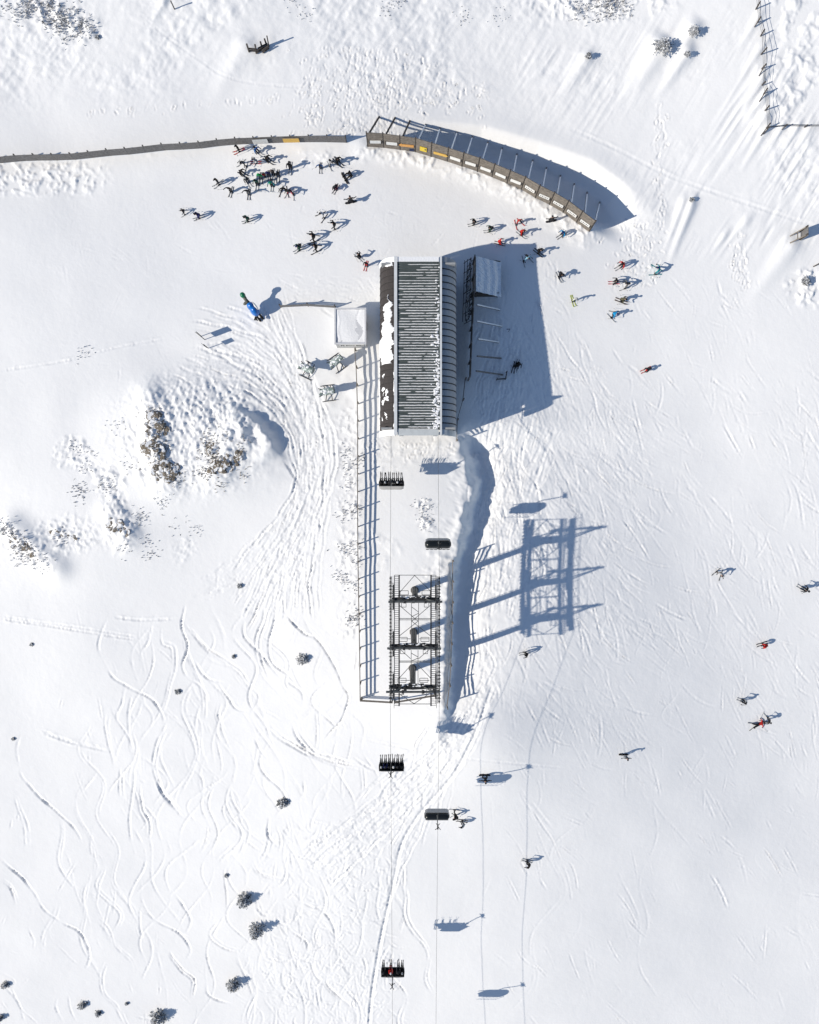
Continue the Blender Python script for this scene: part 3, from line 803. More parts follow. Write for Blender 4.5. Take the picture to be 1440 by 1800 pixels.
roof_snow(Yz(640), Yz(519), lambda f: (0.16 if f < 0.75 else 0.22, (0.72, 0.90, 0.9, 0.68, 0.70, 0.55, 0.45, 0.28)[min(7, int(f * 8))] + 0.02 * math.sin(40 * f)), 0.12)
roof_snow(Yz(756), Yz(640), lambda f: (0.93 + 0.08 * math.sin(9 * f) + 0.04 * math.sin(31 * f), 1.02), 0.06, jag=0.02)
roof_snow(Yz(470), Yz(459), lambda f: (0.12, 0.34 + 0.15 * f), 0.08)
roof_snow(Yz(757), Yz(640), lambda f: (0.05, 0.08 + 0.03 * math.sin(23 * f)), 0.06, jag=0.012)
for i in range(12):
    y = Yz(rnd.uniform(655, 745)); t0 = rnd.uniform(0.25, 0.6); hw = rnd.uniform(0.05, 0.16)
    roof_snow(y - hw - 0.12, y + hw + 0.12, lambda f, t0=t0: (t0, t0 + 0.05 + 0.06 * math.sin(math.pi * f)), 0.03)

# ---------------------------------------------------------------- control hut
hz = gz(*W(616, 575, 0)[:2])
ht = hz + 2.55
x0, x1, y1, y0 = W(588, 0, ht).x, W(644, 0, ht).x, W(0, 541, ht).y, W(0, 605, ht).y
hut = thing('control_hut', ((x0 + x1) / 2, (y0 + y1) / 2, hz), 'small square lift control hut with a flat snow-filled white roof', 'hut')
cxh, cyh = (x0 + x1) / 2, (y0 + y1) / 2
wb = MB()
wb.box((cxh, y0 + 0.16, hz + 1.1), (x1 - x0 - 0.2, 0.12, 2.7)); wb.box((cxh, y1 - 0.16, hz + 1.1), (x1 - x0 - 0.2, 0.12, 2.7))
wb.box((x0 + 0.16, cyh, hz + 1.1), (0.12, y1 - y0 - 0.45, 2.7)); wb.box((x1 - 0.16, cyh, hz + 1.1), (0.12, y1 - y0 - 0.45, 2.7))
wb.build('wall', M['hutwall'], hut)
MB().box((cxh, cyh, ht - 0.12), (x1 - x0 - 0.3, y1 - y0 - 0.3, 0.1)).build('roof', M['hutrim'], hut)
for c, s_ in (((cxh, y0 + 0.09, ht - 0.06), (x1 - x0, 0.18, 0.26)), ((cxh, y1 - 0.09, ht - 0.06), (x1 - x0, 0.18, 0.26)),
              ((x0 + 0.09, cyh, ht - 0.06), (0.18, y1 - y0 - 0.37, 0.26)), ((x1 - 0.09, cyh, ht - 0.06), (0.18, y1 - y0 - 0.37, 0.26))):
    MB().box(c, s_).build('roof_rim', M['hutrim'], hut)
b = MB(); vs, fs = [], []
NX, NY = 30, 34
for j in range(NY + 1):
    for i in range(NX + 1):
        x = x0 + 0.2 + (x1 - x0 - 0.4) * i / NX; y = y0 + 0.2 + (y1 - y0 - 0.4) * j / NY
        zz = 0.035 * math.sin(x * 2.1 + 0.8 * y) + 0.03 * math.sin(y * 1.7 - x) + nrn.normal(0, 0.006)
        zz -= 0.05 * math.exp(-((x - x1 + 0.9 + 0.25 * math.sin(y * 2)) / 0.12) ** 2) - 0.05 * math.exp(-((x - x0 - 0.5 + 0.1 * math.sin(y * 3)) / 0.1) ** 2)
        vs.append((x, y, ht - 0.03 + zz * 0.8))
fs = [(j * (NX + 1) + i, j * (NX + 1) + i + 1, (j + 1) * (NX + 1) + i + 1, (j + 1) * (NX + 1) + i) for j in range(NY) for i in range(NX)]
b.poly(vs, fs); b.smooth = True
b.build('roof_snow', M['snowcap'], hut)
sg = MB().box((cxh + 0.1, y0 + 0.075, hz + 1.55), (x1 - x0 - 0.9, 0.04, 0.9)).build('sign_band', M['white'], hut)
b = MB()
yy = y0 + 0.045
for i, (dx, w, h, dz) in enumerate([(-1.25, .12, .5, 0), (-1.1, .08, .3, .1), (-.95, .12, .5, 0), (-.6, .22, .34, 0), (-.35, .16, .22, .05), (-.1, .3, .16, 0), (.2, .26, .12, 0),
                                    (.62, .22, .36, 0), (.86, .18, .3, 0), (1.06, .14, .36, 0), (1.3, .24, .14, 0)]):
    b.box((cxh + 0.1 + dx, yy, hz + 1.6 + dz), (w, 0.03, h))
b.build('sign_marks', M['mark'], sg)
MB().box((x1 - 0.07, cyh + 0.5, hz + 1.0), (0.05, 0.85, 2.0)).build('door', M['steeldark'], hut)
for dx in (-1.2, 0.9): pass
MB().box((x0 + 0.07, cyh - 0.2, hz + 1.5), (0.04, 1.6, 0.8)).build('window', M['lens'], hut)

# ---------------------------------------------------------------- windscreen and store beside the station
zt = 3.0
wx0, wx1 = W(835, 0, zt).x, W(827, 0, zt).x
wy0, wy1 = W(0, 449, zt).y, W(0, 660, zt).y
ws = thing('windscreen_wall', (wx0, (wy0 + wy1) / 2, 0), 'long timber wind wall in the shade east of the station, propped by slanting struts', 'wall')
NB = 7
for k in range(NB + 1):
    f = k / NB
    x, y = wx0 + (wx1 - wx0) * f, wy0 + (wy1 - wy0) * f
    MB().bar((x, y, gz(x, y) - 0.4), (x, y, zt + 0.08), 0.16).build('post', M['woodgrey'], ws)
    if k < NB:
        xb, yb = wx0 + (wx1 - wx0) * (k + 1) / NB, wy0 + (wy1 - wy0) * (k + 1) / NB
        hgt = 1.0 if k < 4 else 0.8
        for q in range(6):
            z = -0.2 + (zt * hgt + 0.1) * (q + 0.5) / 6
            MB().bar((x + 0.1, y - 0.08, z), (xb + 0.1, yb + 0.08, z), 0.05, zt / 6 - 0.03).build('plank', M['wood'], ws)
for px, py, qx, qy in ((836, 536, 879, 545), (836, 565, 883, 574), (838, 596, 877, 602), (836, 626, 881, 630), (834, 652, 884, 659)):
    q = G(qx, qy); p = W(px, py, zt - 0.3)
    q.z += 0.05
    s_ = MB().bar(q, (p.x + 0.2, p.y, p.z), 0.16, 0.16)
    so = s_.build('strut', M['woodgrey'], ws)
    if py < 610: MB().bar(q + Vector((0, 0, 0.12)), (p.x + 0.2, p.y, p.z + 0.12), 0.15, 0.07).build('strut_snow', M['snowcap'], so)
# lean-to roof with snow
b = MB(); vs = []
NX, NY = 16, 30
for j in range(NY + 1):
    for i in range(NX + 1):
        f = i / NX
        x = wx0 + 0.15 + 3.1 * f; y = W(0, 451 + 5 * f, 2.5).y + (W(0, 513, 2.5).y - W(0, 451, 2.5).y) * j / NY
        z = 2.75 - 1.3 * f + 0.06 * math.sin(x * 7 + 0.8 * math.sin(y * 1.3)) * (0.3 + f) + nrn.normal(0, 0.02)
        vs.append((x, y, z))
fs = [(j * (NX + 1) + i, (j + 1) * (NX + 1) + i, (j + 1) * (NX + 1) + i + 1, j * (NX + 1) + i + 1) for j in range(NY) for i in range(NX)]
lt = thing('lean_to_shelter', (wx0 + 1.6, W(0, 482, 2).y, 0), 'snow-covered lean-to roof attached to the north end of the shaded wind wall', 'shelter')
MB().poly(vs, fs).build('roof_snow', M['snowcap'], lt)
ya, yb = W(0, 453, 2.4).y, W(0, 512, 2.4).y
MB().bar((wx0 + 0.15, (ya + yb) / 2, 2.5), (wx0 + 3.2, (ya + yb) / 2, 1.22), ya - yb, 0.08).build('roof_board', M['wooddark'], lt)
for x, h in ((wx0 + 3.0, 1.3), (wx0 + 0.4, 2.4)):
    for y in (ya - 0.15, yb + 0.15):
        MB().bar((x, y, gz(x, y) - 0.3), (x, y, h), 0.14).build('post', M['wooddark'], lt)
MB().box((wx0 + 1.6, yb + 0.06, 0.8), (2.9, 0.05, 1.6)).build('side_wall', M['wooddark'], lt)
# racks of stored gear against the wall's station side
rk = thing('equipment_rack', (wx0 - 0.7, W(0, 510, 1).y, 0), 'dark steel rack of stored gear between the station and the shaded wind wall', 'rack')
yA, yB = W(0, 458, 1).y, W(0, 566, 1).y
for x, z in ((wx0 - 0.35, 1.9), (wx0 - 0.75, 1.5), (wx0 - 1.05, 1.1)):
    MB().bar((x, yA, z), (x + (wx1 - wx0) * 0.5, yB, z), 0.07).build('rail', M['steeldark'], rk)
for k in range(7):
    y = yA + (yB - yA) * k / 6
    MB().bar((wx0 - 1.1, y, 0), (wx0 - 0.3, y, 1.95), 0.06).build('upright', M['steeldark'], rk)
b = MB()
for k in range(46):
    y = yA + (yB - yA) * (k + rnd.random()) / 46
    xx = wx0 - rnd.uniform(0.3, 0.9)
    b.bar((xx, y, 0.3), (xx + rnd.uniform(-0.1, 0.25), y + rnd.uniform(-0.2, 0.2), rnd.uniform(1.2, 2.2)), 0.07, 0.03)
b.build('stored_gear', M['steeldark'], rk)['kind'] = 'stuff'
p = G(888, 667)
bar_ = thing('low_barrier', tuple(p), 'small L-shaped dark barrier standing in the station shadow', 'barrier')
q1, q2 = G(873, 668), G(890, 655)
for a, c in ((p, q1), (p, q2)):
    for h in (0.35, 0.8): MB().bar(a + Vector((0, 0, h)), c + Vector((0, 0, h)), 0.07, 0.12).build('rail', M['wooddark'], bar_)
for a in (p, q1, q2): MB().bar(a - Vector((0, 0, 0.3)), a + Vector((0, 0, 0.95)), 0.1).build('post', M['wooddark'], bar_)
p = G(894, 583)
pf = thing('marker_pole', tuple(p), 'thin marker pole with a small flag in the middle of the station shadow', 'marker pole')
MB().tube([p - Vector((0, 0, .3)), p + Vector((0, 0, 1.3))], 0.03).build('pole', M['steeldark'], pf)
MB().box(p + Vector((-0.18, 0.05, 1.1)), (0.4, 0.04, 0.25)).build('flag', M['navy'], pf)

# ---------------------------------------------------------------- curved windbreak of boarded panels
tops = [(644, 232), (673, 234), (703, 238), (731, 242), (759.5, 250.5), (789, 259.5), (816, 268), (844, 277), (870.5, 288), (898, 299), (924.5, 310.5), (950, 325.5),
        (975.5, 338), (1000.6, 352.5), (1025, 371), (1047.5, 388)]
HW = 3.4
zg = []
for (px, py) in tops:
    w = W(px, py, HW); zg.append(gz(w.x, w.y - 0.5))
tp = []
for (px, py), g in zip(tops, zg):
    w = W(px, py, g + HW); tp.append(w)
wf = thing('windbreak_fence', (tp[7].x, tp[7].y, 0), 'tall curved timber windbreak of fifteen boarded panels, backed by struts', 'fence')
feet = [(667, 204), (695, 205.5), (721, 211), (749, 217.5), (774, 224), (804, 231), (831, 239), (858, 249), (883, 259.5), (909, 270), (937, 280.5), (961, 294), (985.6, 307.5),
        (1010, 322), (1032.5, 337), (1055, 354.5)]
signs = ['w', 'w', 'ol', 'y', 'yr'] + ['w'] * 10
for k in range(16):
    p = tp[k]
    MB().bar((p.x, p.y, zg[k] - 0.5), (p.x, p.y, p.z + 0.12), 0.14, 0.14).build('post', M['wooddark'], wf)
    f = G(*feet[k]); f.z -= 0.1
    q = p if k == 15 else p.lerp(tp[k + 1], 0.2)
    so = MB().bar(f, (q.x, q.y + 0.12, q.z - 0.25), 0.17, 0.17).build('strut', M['wooddark' if k < 3 else 'woodgrey'], wf)
    if k >= 3: MB().bar(f.lerp(q, 0.12) + Vector((0, 0, 0.13)), q + Vector((0, 0.1, -0.14)), 0.16, 0.06).build('strut_snow', M['snowcap'], so)
for k in range(15):
    a, c = tp[k], tp[k + 1]
    d = (c - a); d.z = 0; L = d.length; d.normalize()
    nrm = Vector((d.y, -d.x, 0))       # faces the piste
    mid = (a + c) / 2; g = (zg[k] + zg[k + 1]) / 2
    pn = tag(MB().bar(a + d * 0.04 - Vector((0, 0, HW / 2 + 0.1)) , c - d * 0.04 - Vector((0, 0, HW / 2 + 0.1)), 0.04, HW + 0.1).build('panel', M['woodgrey'], wf))
    for q in range(7):
        z0 = q * HW / 7
        off = nrm * (0.05 + 0.006 * (q % 2))
        MB().bar(a + d * 0.075 + off + Vector((0, 0, z0 + HW / 14 - HW)), c - d * 0.075 + off + Vector((0, 0, z0 + HW / 14 - HW)), 0.035, HW / 7 - 0.03).build('plank', M['wood'], pn)
    # notice boards
    s_ = signs[k]
    zc_ = mid + Vector((0, 0, -HW * 0.58)) + nrm * 0.13
    if s_ == 'w':
        MB().bar(zc_ - d * 0.66, zc_ + d * 0.66, 0.05, 0.62).build('notice_board', M['white'], pn)
        for e in (-1, 1): MB().bar(zc_ + d * 0.72 * e - d * 0.05, zc_ + d * 0.72 * e + d * 0.05, 0.1, 0.66).build('notice_frame', M['wooddark'], pn)
        if k >= 10:
            b = MB()
            for e in range(5): b.bar(zc_ + nrm * 0.035 + d * (-0.5 + 0.22 * e), zc_ + nrm * 0.035 + d * (-0.38 + 0.22 * e), 0.015, 0.16 + 0.1 * (e % 2))
            b.build('notice_print', M['woodgrey'], pn)
    elif s_ in ('ol', 'yr'):
        e = -1 if s_ == 'ol' else 1
        ob = MB().bar(zc_ - d * 0.72, zc_ + d * 0.72, 0.05, 0.5).build('direction_arrow', M['orange' if e < 0 else 'yelloworange'], pn)
        tip = zc_ + d * (1.05 * e); bs = zc_ + d * (0.73 * e); t_ = nrm * 0.025; up = Vector((0, 0, 0.36))
        MB().poly([bs + up + t_, bs - up + t_, tip + t_, bs + up - t_, bs - up - t_, tip - t_], [(0, 1, 2), (3, 5, 4), (0, 3, 4, 1), (1, 4, 5, 2), (2, 5, 3, 0)]).build('arrow_tip', M['orange' if e < 0 else 'yelloworange'], pn)
        if e < 0: MB().bar(zc_ + d * 0.2 - Vector((0, 0, 0.95)), zc_ + d * 0.75 - Vector((0, 0, 0.95)), 0.05, 0.45).build('notice_board', M['navy'], pn)
    else:
        MB().bar(zc_ - d * 0.42, zc_ + d * 0.42, 0.05, 0.95).build('notice_board', M['yellow'], pn)
        MB().bar(zc_ + nrm * 0.03 + d * 0.18 + Vector((0, 0, 0.1)), zc_ + nrm * 0.03 + d * 0.34 + Vector((0, 0, 0.1)), 0.02, 0.3).build('notice_print', M['mark'], pn)

# ---------------------------------------------------------------- fences
def board_fence(name, pts, h, nb, wb_, label, m_post='wooddark', m_board='woodgrey', cat='fence', gap=0.03, z_lo=0.1, span=2.0, postw=0.12, tops_=True):
    """posts and separate boards along a photo polyline of post feet"""
    w = catmull(np.array([tuple(G(*p))[:2] for p in pts]), span)
    g = [Vector((x, y, gz(x, y))) for x, y in w]
    root = thing(name, tuple(g[len(g) // 2]), label, cat)
    bh = (h - z_lo) / nb
    for i, p in enumerate(g):
        MB().bar(p - Vector((0, 0, 0.4)), p + Vector((0, 0, h + 0.12)), postw).build('post', M[m_post], root)
        if i < len(g) - 1:
            q = g[i + 1]; d = (q - p); d.z = 0; d.normalize()
            n_ = Vector((d.y, -d.x, 0)) * (postw / 2 + 0.025)
            for k in range(nb):
                z = Vector((0, 0, z_lo + (k + 0.5) * bh))
                MB().bar(p + z + n_ - d * 0.005 + d * 0.012, q + z + n_ - d * 0.012, 0.04, wb_).build('board', M[m_board], root)
    return root
board_fence('snow_fence', [(-28, 287), (22, 284.5), (49.5, 281.6), (131, 280), (183.6, 274), (236, 270), (290, 263.5), (344, 261), (398, 254.5), (450, 252), (500, 250), (555, 249), (609, 250)],
            1.6, 5, 0.28, 'long low grey boarded fence running from the left edge to the tall windbreak')
board_fence('safety_fence', [(626, 617), (629, 660), (631, 740), (631, 860), (631.5, 960), (633, 1060), (634.5, 1140), (635.5, 1226)], 1.75, 3, 0.2,
            'long three-rail timber fence on the west side of the lift line below the hut', 'wood', 'wood', z_lo=0.45)
board_fence('safety_fence', [(637, 1228), (662, 1231), (690, 1231)], 1.2, 3, 0.16, 'short three-rail fence across the foot of the lift corridor, west half', 'wood', 'wood', z_lo=0.3, span=1.9)
board_fence('safety_fence', [(694, 1231), (718, 1228), (740, 1225), (764, 1219)], 1.2, 3, 0.16, 'short three-rail fence across the corridor under the lowest lift tower', 'wood', 'wood', z_lo=0.3, span=1.9)
board_fence('safety_fence', [(818, 668), (815, 700), (808, 725), (802, 752), (803, 775)], 1.6, 3, 0.2, 'short leaning rail fence at the south-east corner of the station', 'wood', 'wood', z_lo=0.3, span=1.8)
board_fence('safety_fence', [(796, 985), (796, 1040), (795, 1100), (793, 1160), (790, 1215), (786, 1240)], 1.75, 3, 0.2,
            'three-rail timber fence on top of the bank east of the lift towers', 'wood', 'wood', z_lo=0.35)
board_fence('safety_fence', [(494, 540), (513, 541), (536, 538.5), (560, 537), (590, 541)], 1.2, 3, 0.2, 'grey rail fence leading west from the control hut', 'wooddark', 'woodgrey', z_lo=0.3, span=1.7)
def banner(px, py, qx, qy, m, label):
    a, c = G(px, py), G(qx, qy)
    a.z += 1.0; c.z += 1.0; d = (c - a).normalized()
    o = thing('banner', tuple((a + c) / 2), label, 'banner')
    off = Vector((d.y, -d.x, 0)) * 0.32
    MB().bar(a + off, c + off, 0.02, 1.0).build('sheet', M[m], o)
    MB().bar(a + off + Vector((0, 0, 0.52)), c + off + Vector((0, 0, 0.52)), 0.05).build('hem', M['woodgrey'], o)
banner(447, 251.5, 473, 250, 'white', 'white banner hung on the grey boarded fence above the blue-jacketed skier')
banner(500, 249.5, 528, 249, 'yelloworange', 'amber banner hung on the grey boarded fence')

# wire snow fence, top right
def stake_fence(pts, label, seed, h=1.25):
    w = catmull(np.array([tuple(G(*p))[:2] for p in pts]), 1.45)
    r = random.Random(seed)
    g = [Vector((x + r.uniform(-.15, .15), y + r.uniform(-.3, .3), 0)) for x, y in w]
    for p in g: p.z = gz(p.x, p.y)
    root = thing('wire_fence', tuple(g[0]), label, 'fence')
    tops2 = []
    for p in g:
        hh = h * r.uniform(0.65, 1.15); t = p + Vector((r.uniform(-.15, .15), r.uniform(-.15, .15), hh)); tops2.append((p, t))
        MB().bar(p - Vector((0, 0, .4)), t, 0.13, 0.11).build('stake', M['wooddark'], root)
        if r.random() < 0.4:
            c = p + Vector((r.uniform(-.6, -.3), r.uniform(-.9, -.4), 0)); c.z = gz(c.x, c.y)
            MB().bar(c, p.lerp(t, 0.8), 0.1).build('brace', M['wooddark'], root)
    for f in (0.35, 0.65, 0.92):
        MB().tube([p.lerp(t, f) for p, t in tops2], 0.022, 4).build('wire', M['steeldark'], root)
stake_fence([(1328, -14), (1331, 20), (1335, 60), (1337, 100), (1341, 150), (1343, 190), (1346, 223)], 'ragged stake and wire snow fence running down from the top edge', 4)
stake_fence([(1349, 224), (1380, 226), (1410, 224), (1450, 219)], 'low stake and wire snow fence running to the right edge', 9, 0.7)

# ---------------------------------------------------------------- small structures in the snow
def board_sign(feet_px, half, z0_, z1_, dirw, label, m='woodgrey', tilt=0.0):
    ps = [G(*f) for f in feet_px]; c = sum(ps, Vector()) / len(ps)
    o = thing('sign_board', tuple(c), label, 'sign')
    for p in ps: MB().bar(p - Vector((0, 0, .4)), p + Vector((0, 0, z1_ - 0.05)), 0.07).build('post', M['steeldark'], o)
    d = Vector((dirw[0], dirw[1], 0)).normalized(); n_ = Vector((d.y, -d.x, 0))
    z = Vector((0, 0, (z0_ + z1_) / 2))
    MB().bar(c + z + n_ * 0.07 - d * half, c + z + n_ * 0.07 + d * half, 0.04, z1_ - z0_).build('board', M[m], o)
    MB().bar(c + z + n_ * 0.095 - d * half * 0.9, c + z + n_ * 0.095 + d * half * 0.9, 0.008, (z1_ - z0_) * 0.9).build('face', M['white'], o)
    return o
board_sign([(354, 591), (360, 597)], 0.40, 0.85, 2.3, (0.8, -0.6), 'tall two-post sign board seen edge-on in the open snow west of the hut')
board_sign([(366, 612)], 0.30, 1.2, 2.1, (0.75, -0.65), 'small single-post sign next to the tall two-post sign board')
# braced board at the right edge
pa, pb = G(1406, 407), G(1406, 421)
wbd = thing('braced_board', tuple((pa + pb) / 2), 'upright wooden board with two slanting braces near the right edge', 'board')
for p in (pa, pb): MB().bar(p - Vector((0, 0, .4)), p + Vector((0, 0, 1.95)), 0.14).build('post', M['wooddark'], wbd)
for k in range(6): MB().bar(pa.lerp(pb, -0.15) + Vector((0.1, 0, .2 + .3 * k)), pa.lerp(pb, 1.15) + Vector((0.1, 0, .2 + .3 * k)), 0.05, 0.27).build('board', M['woodgrey'], wbd)
for f, t in (((1389, 415), pa), ((1389, 427), pb)):
    q = G(*f); MB().bar(q, t + Vector((0, 0, 1.5)), 0.13).build('brace', M['wood'], wbd)
MB().bar(G(1398, 412) + Vector((0, 0, .6)), G(1398, 422) + Vector((0, 0, .6)), 0.08).build('crosspiece', M['wood'], wbd)
q = G(1431, 468)
pst = thing('leaning_post', tuple(q), 'dark leaning post in the snow at the right edge below the braced board', 'post')
MB().bar(q - Vector((0.2, 0.1, .3)), q + Vector((0.55, 0.25, 0.9)), 0.13).build('shaft', M['wooddark'], pst)
MB().box(q + Vector((0.6, 0.27, 0.98)), (0.2, 0.2, 0.12)).build('cap', M['woodgrey'], pst)
# timber frame, upper left
fr = thing('timber_frame', tuple(G(452, 88)), 'dark timber frame of posts and rails half buried in the upper-left slope', 'frame')
for f in ((438, 91), (451, 92), (462, 87), (470, 82)):
    p = G(*f); MB().bar(p - Vector((0, 0, .4)), p + Vector((rnd.uniform(-.1, .1), 0.1, 1.35)), 0.16).build('post', M['wooddark'], fr)
for a, c in (((438, 90), (452, 92)), ((450, 95), (466, 87)), ((455, 90), (472, 82)), ((462, 94), (474, 86))):
    for h in (0.15, 0.55): MB().bar(G(*a) + Vector((0, 0, h)), G(*c) + Vector((0, 0, h + .1)), 0.14).build('rail', M['wooddark'], fr)
p = G(473, 82)
MB().bar(p, p + Vector((0.1, 0.1, 1.9)), 0.12).build('post', M['wooddark'], fr)
p = G(307, 16)
mp = thing('marker_post', tuple(p), 'single dark marker post near the top-left edge', 'post')
MB().bar(p - Vector((0, 0, .3)), p + Vector((0, 0, 1.25)), 0.1).build('shaft', M['wooddark'], mp)
MB().bar(p + Vector((0, 0, 1.25)), p + Vector((0, 0, 1.45)), 0.13).build('cap', M['woodgrey'], mp)

# ---------------------------------------------------------------- lift towers, gantries, catwalks
ZX = 9.0; ZC = ZX - 0.1; ZG = ZX + 2.3
tw = thing('lift_tower_group', tuple(G(729, 1104)), 'dark steel group of three T-shaped lift towers joined by catwalks', 'lift tower')
cross = [(1053, 1057.8), (1135, 1139.8), (1207, 1216.3)]
X0 = W(727, 0, ZX).x
TY = []
for k, (pc, pg) in enumerate(cross):
    y = W(0, pc, ZX).y; TY.append(y)
    cx_ = W(730 - 2 * k, 0, ZX).x
    g = gz(cx_, y)
    pole = MB().tube([(cx_, y, g - 0.6), (cx_, y, g + 1.0), (cx_, y, ZX - 0.2)], [0.42, 0.38, 0.3], 12)
    pole.smooth = False
    po = pole.build('tower_pole', M['concrete'], tw)
    MB().tube([(cx_, y, g - 0.4), (cx_, y, g + 0.25)], 0.5, 10).build('footing', M['concrete'], po)
    b = MB()
    for s_ in (-0.2, 0.2): b.bar((cx_ + s_, y + 0.42, g + 0.3), (cx_ + s_, y + 0.36, ZX - 0.5), 0.04)
    for q in range(22): b.bar((cx_ - 0.2, y + 0.42 - 0.06 * q / 22, g + 0.5 + q * 0.38), (cx_ + 0.2, y + 0.42 - 0.06 * q / 22, g + 0.5 + q * 0.38), 0.03)
    b.build('ladder', M['steel'], po)
    hw = 2.62
    for s_ in (-1, 1):
        MB().bar((cx_ , y, ZX), (cx_ + s_ * hw, y, ZX + 0.05), 0.55, 0.7, w2=0.3, h2=0.34).build('crossarm', M['steeldark'], tw)
        # lifting gantry legs
        MB().bar((cx_ + s_ * 1.2, y, ZX + 0.2), (cx_ + s_ * 2.2, y - 0.05, ZG), 0.12).build('gantry_leg', M['steel'], tw)
        MB().bar((cx_ + s_ * 2.5, y + 0.05, ZX + 0.2), (cx_ + s_ * 2.3, y - 0.05, ZG), 0.12).build('gantry_leg', M['steel'], tw)
    b = MB()
    for q in range(26):
        xx = cx_ + rnd.uniform(-2.5, 2.5); b.box((xx, y + rnd.uniform(-.35, .4), ZX + 0.3), (rnd.uniform(.1, .4), rnd.uniform(.08, .25), rnd.uniform(.1, .35)))
    b.build('fittings', M['steeldark'], tw)['kind'] = 'stuff'
    yg = W(0, pg, ZG).y
    MB().tube([(cx_ - 2.88, yg, ZG), (cx_ + 2.88, yg, ZG)], 0.125, 10).build('gantry_beam', M['steel'], tw)
    for s_ in (-2.3, -1.1, 1.1, 2.3): MB().box((cx_ + s_, yg, ZG - 0.02), (0.22, 0.34, 0.34)).build('gantry_clamp', M['steeldark'], tw)
    # work baskets under the arm
    for s_ in (-1, 1):
        for (ax, ay, bx, by) in ((0.75, 0.45, 1.65, 0.45), (0.75, 0.45, 0.75, 0.9), (1.65, 0.45, 1.65, 0.9), (0.75, 0.9, 1.65, 0.9), (1.0, -0.9, 1.0, -0.3), (1.5, -0.9, 1.5, -0.3), (1.0, -0.9, 1.5, -0.9)):
            MB().bar((cx_ + s_ * ax, y + ay, ZC), (cx_ + s_ * bx, y + by, ZC), 0.055).build('platform_rail', M['steel'], tw)
# ropes' x positions and heights
xl_, xr_ = W(686.3, 0, ZX).x, W(772.2, 0, ZX).x
yT0, yT1 = W(0, 1013, ZX).y, W(0, 1236, ZX).y
# sheave trains
wheel = MB()
wheel.tube([(-0.05, 0, 0), (0.05, 0, 0)], 0.21, 12)
wheel.tube([(-0.09, 0, 0), (0.09, 0, 0)], 0.08, 8)
wheel_me = wheel.mesh('sheave', M['rubber'])
for s_, xr0 in ((-1, xl_), (1, xr_)):
    NW = 34
    tr = MB().bar((xr0 - s_ * 0.16, yT0, ZX + 0.05), (xr0 - s_ * 0.16, yT1, ZX + 0.05), 0.07, 0.16).build('sheave_beam', M['steeldark'], tw)
    for k in range(NW):
        y = yT0 + (yT1 - yT0) * (k + 0.5) / NW
        link('sheave', wheel_me, tr, (xr0 - tw.location.x, y - tw.location.y, ZX + 0.08 - tw.location.z))
    for k, y in enumerate(TY):
        y2 = y + (0.35 if k < 2 else 0.2)
        MB().bar((xr0 - s_ * 0.36, y2 + 1.25, ZX + 0.18), (xr0 - s_ * 0.36, y2 - 1.45, ZX + 0.18), 0.2, 0.3).build('equaliser_beam', M['steeldark'], tw)
        b = MB()
        for q in range(9): b.bar((xr0 - s_ * 0.45, y2 + 1.4 - 0.36 * q, ZX + 0.15), (xr0 + s_ * 0.18, y2 + 1.4 - 0.36 * q, ZX + 0.15), 0.05, 0.08)
        b.build('sheave_axle', M['steel'], tw)
# longitudinal beams, catwalks with separate treads
yA, yB = W(0, 1011, ZC).y, W(0, 1241, ZC).y
for s_, pxo, pxb in ((-1, 697, 701.8), (1, 763, 757.8)):
    xb, xo = W(pxb, 0, ZC).x, W(pxo, 0, ZC).x
    MB().bar((xb, yA, ZC), (xb, yB, ZC), 0.15, 0.2).build('longitudinal_beam', M['steeldark'], tw)
    cw = MB().bar((xo + s_ * 0.2, yA, ZC - 0.05), (xo + s_ * 0.2, yB + 0.2, ZC - 0.05), 0.045, 0.09).build('catwalk', M['steel'], tw)
    NTd = 62
    for k in range(NTd):
        y = yA - 0.05 + (yB - yA) * (k + 0.5) / NTd
        wide = 0.28 if (k // 7) % 3 == 1 else (0.1 if (k // 9) % 2 else 0.0)
        MB().bar((xb, y, ZC - 0.05), (xo + s_ * (0.22 + wide), y, ZC - 0.05), 0.05, 0.05).build('tread', M['steel'], cw)
    for k in range(15):
        y = yA + (yB - yA) * (k + 0.5) / 15
        MB().bar((xo + s_ * 0.24, y, ZC), (xo + s_ * 0.24, y, ZC + 1.0), 0.04).build('rail_post', M['steel'], cw)
    for h in (0.55, 1.0): MB().bar((xo + s_ * 0.24, yA, ZC + h), (xo + s_ * 0.24, yB, ZC + h), 0.04).build('handrail', M['steel'], cw)
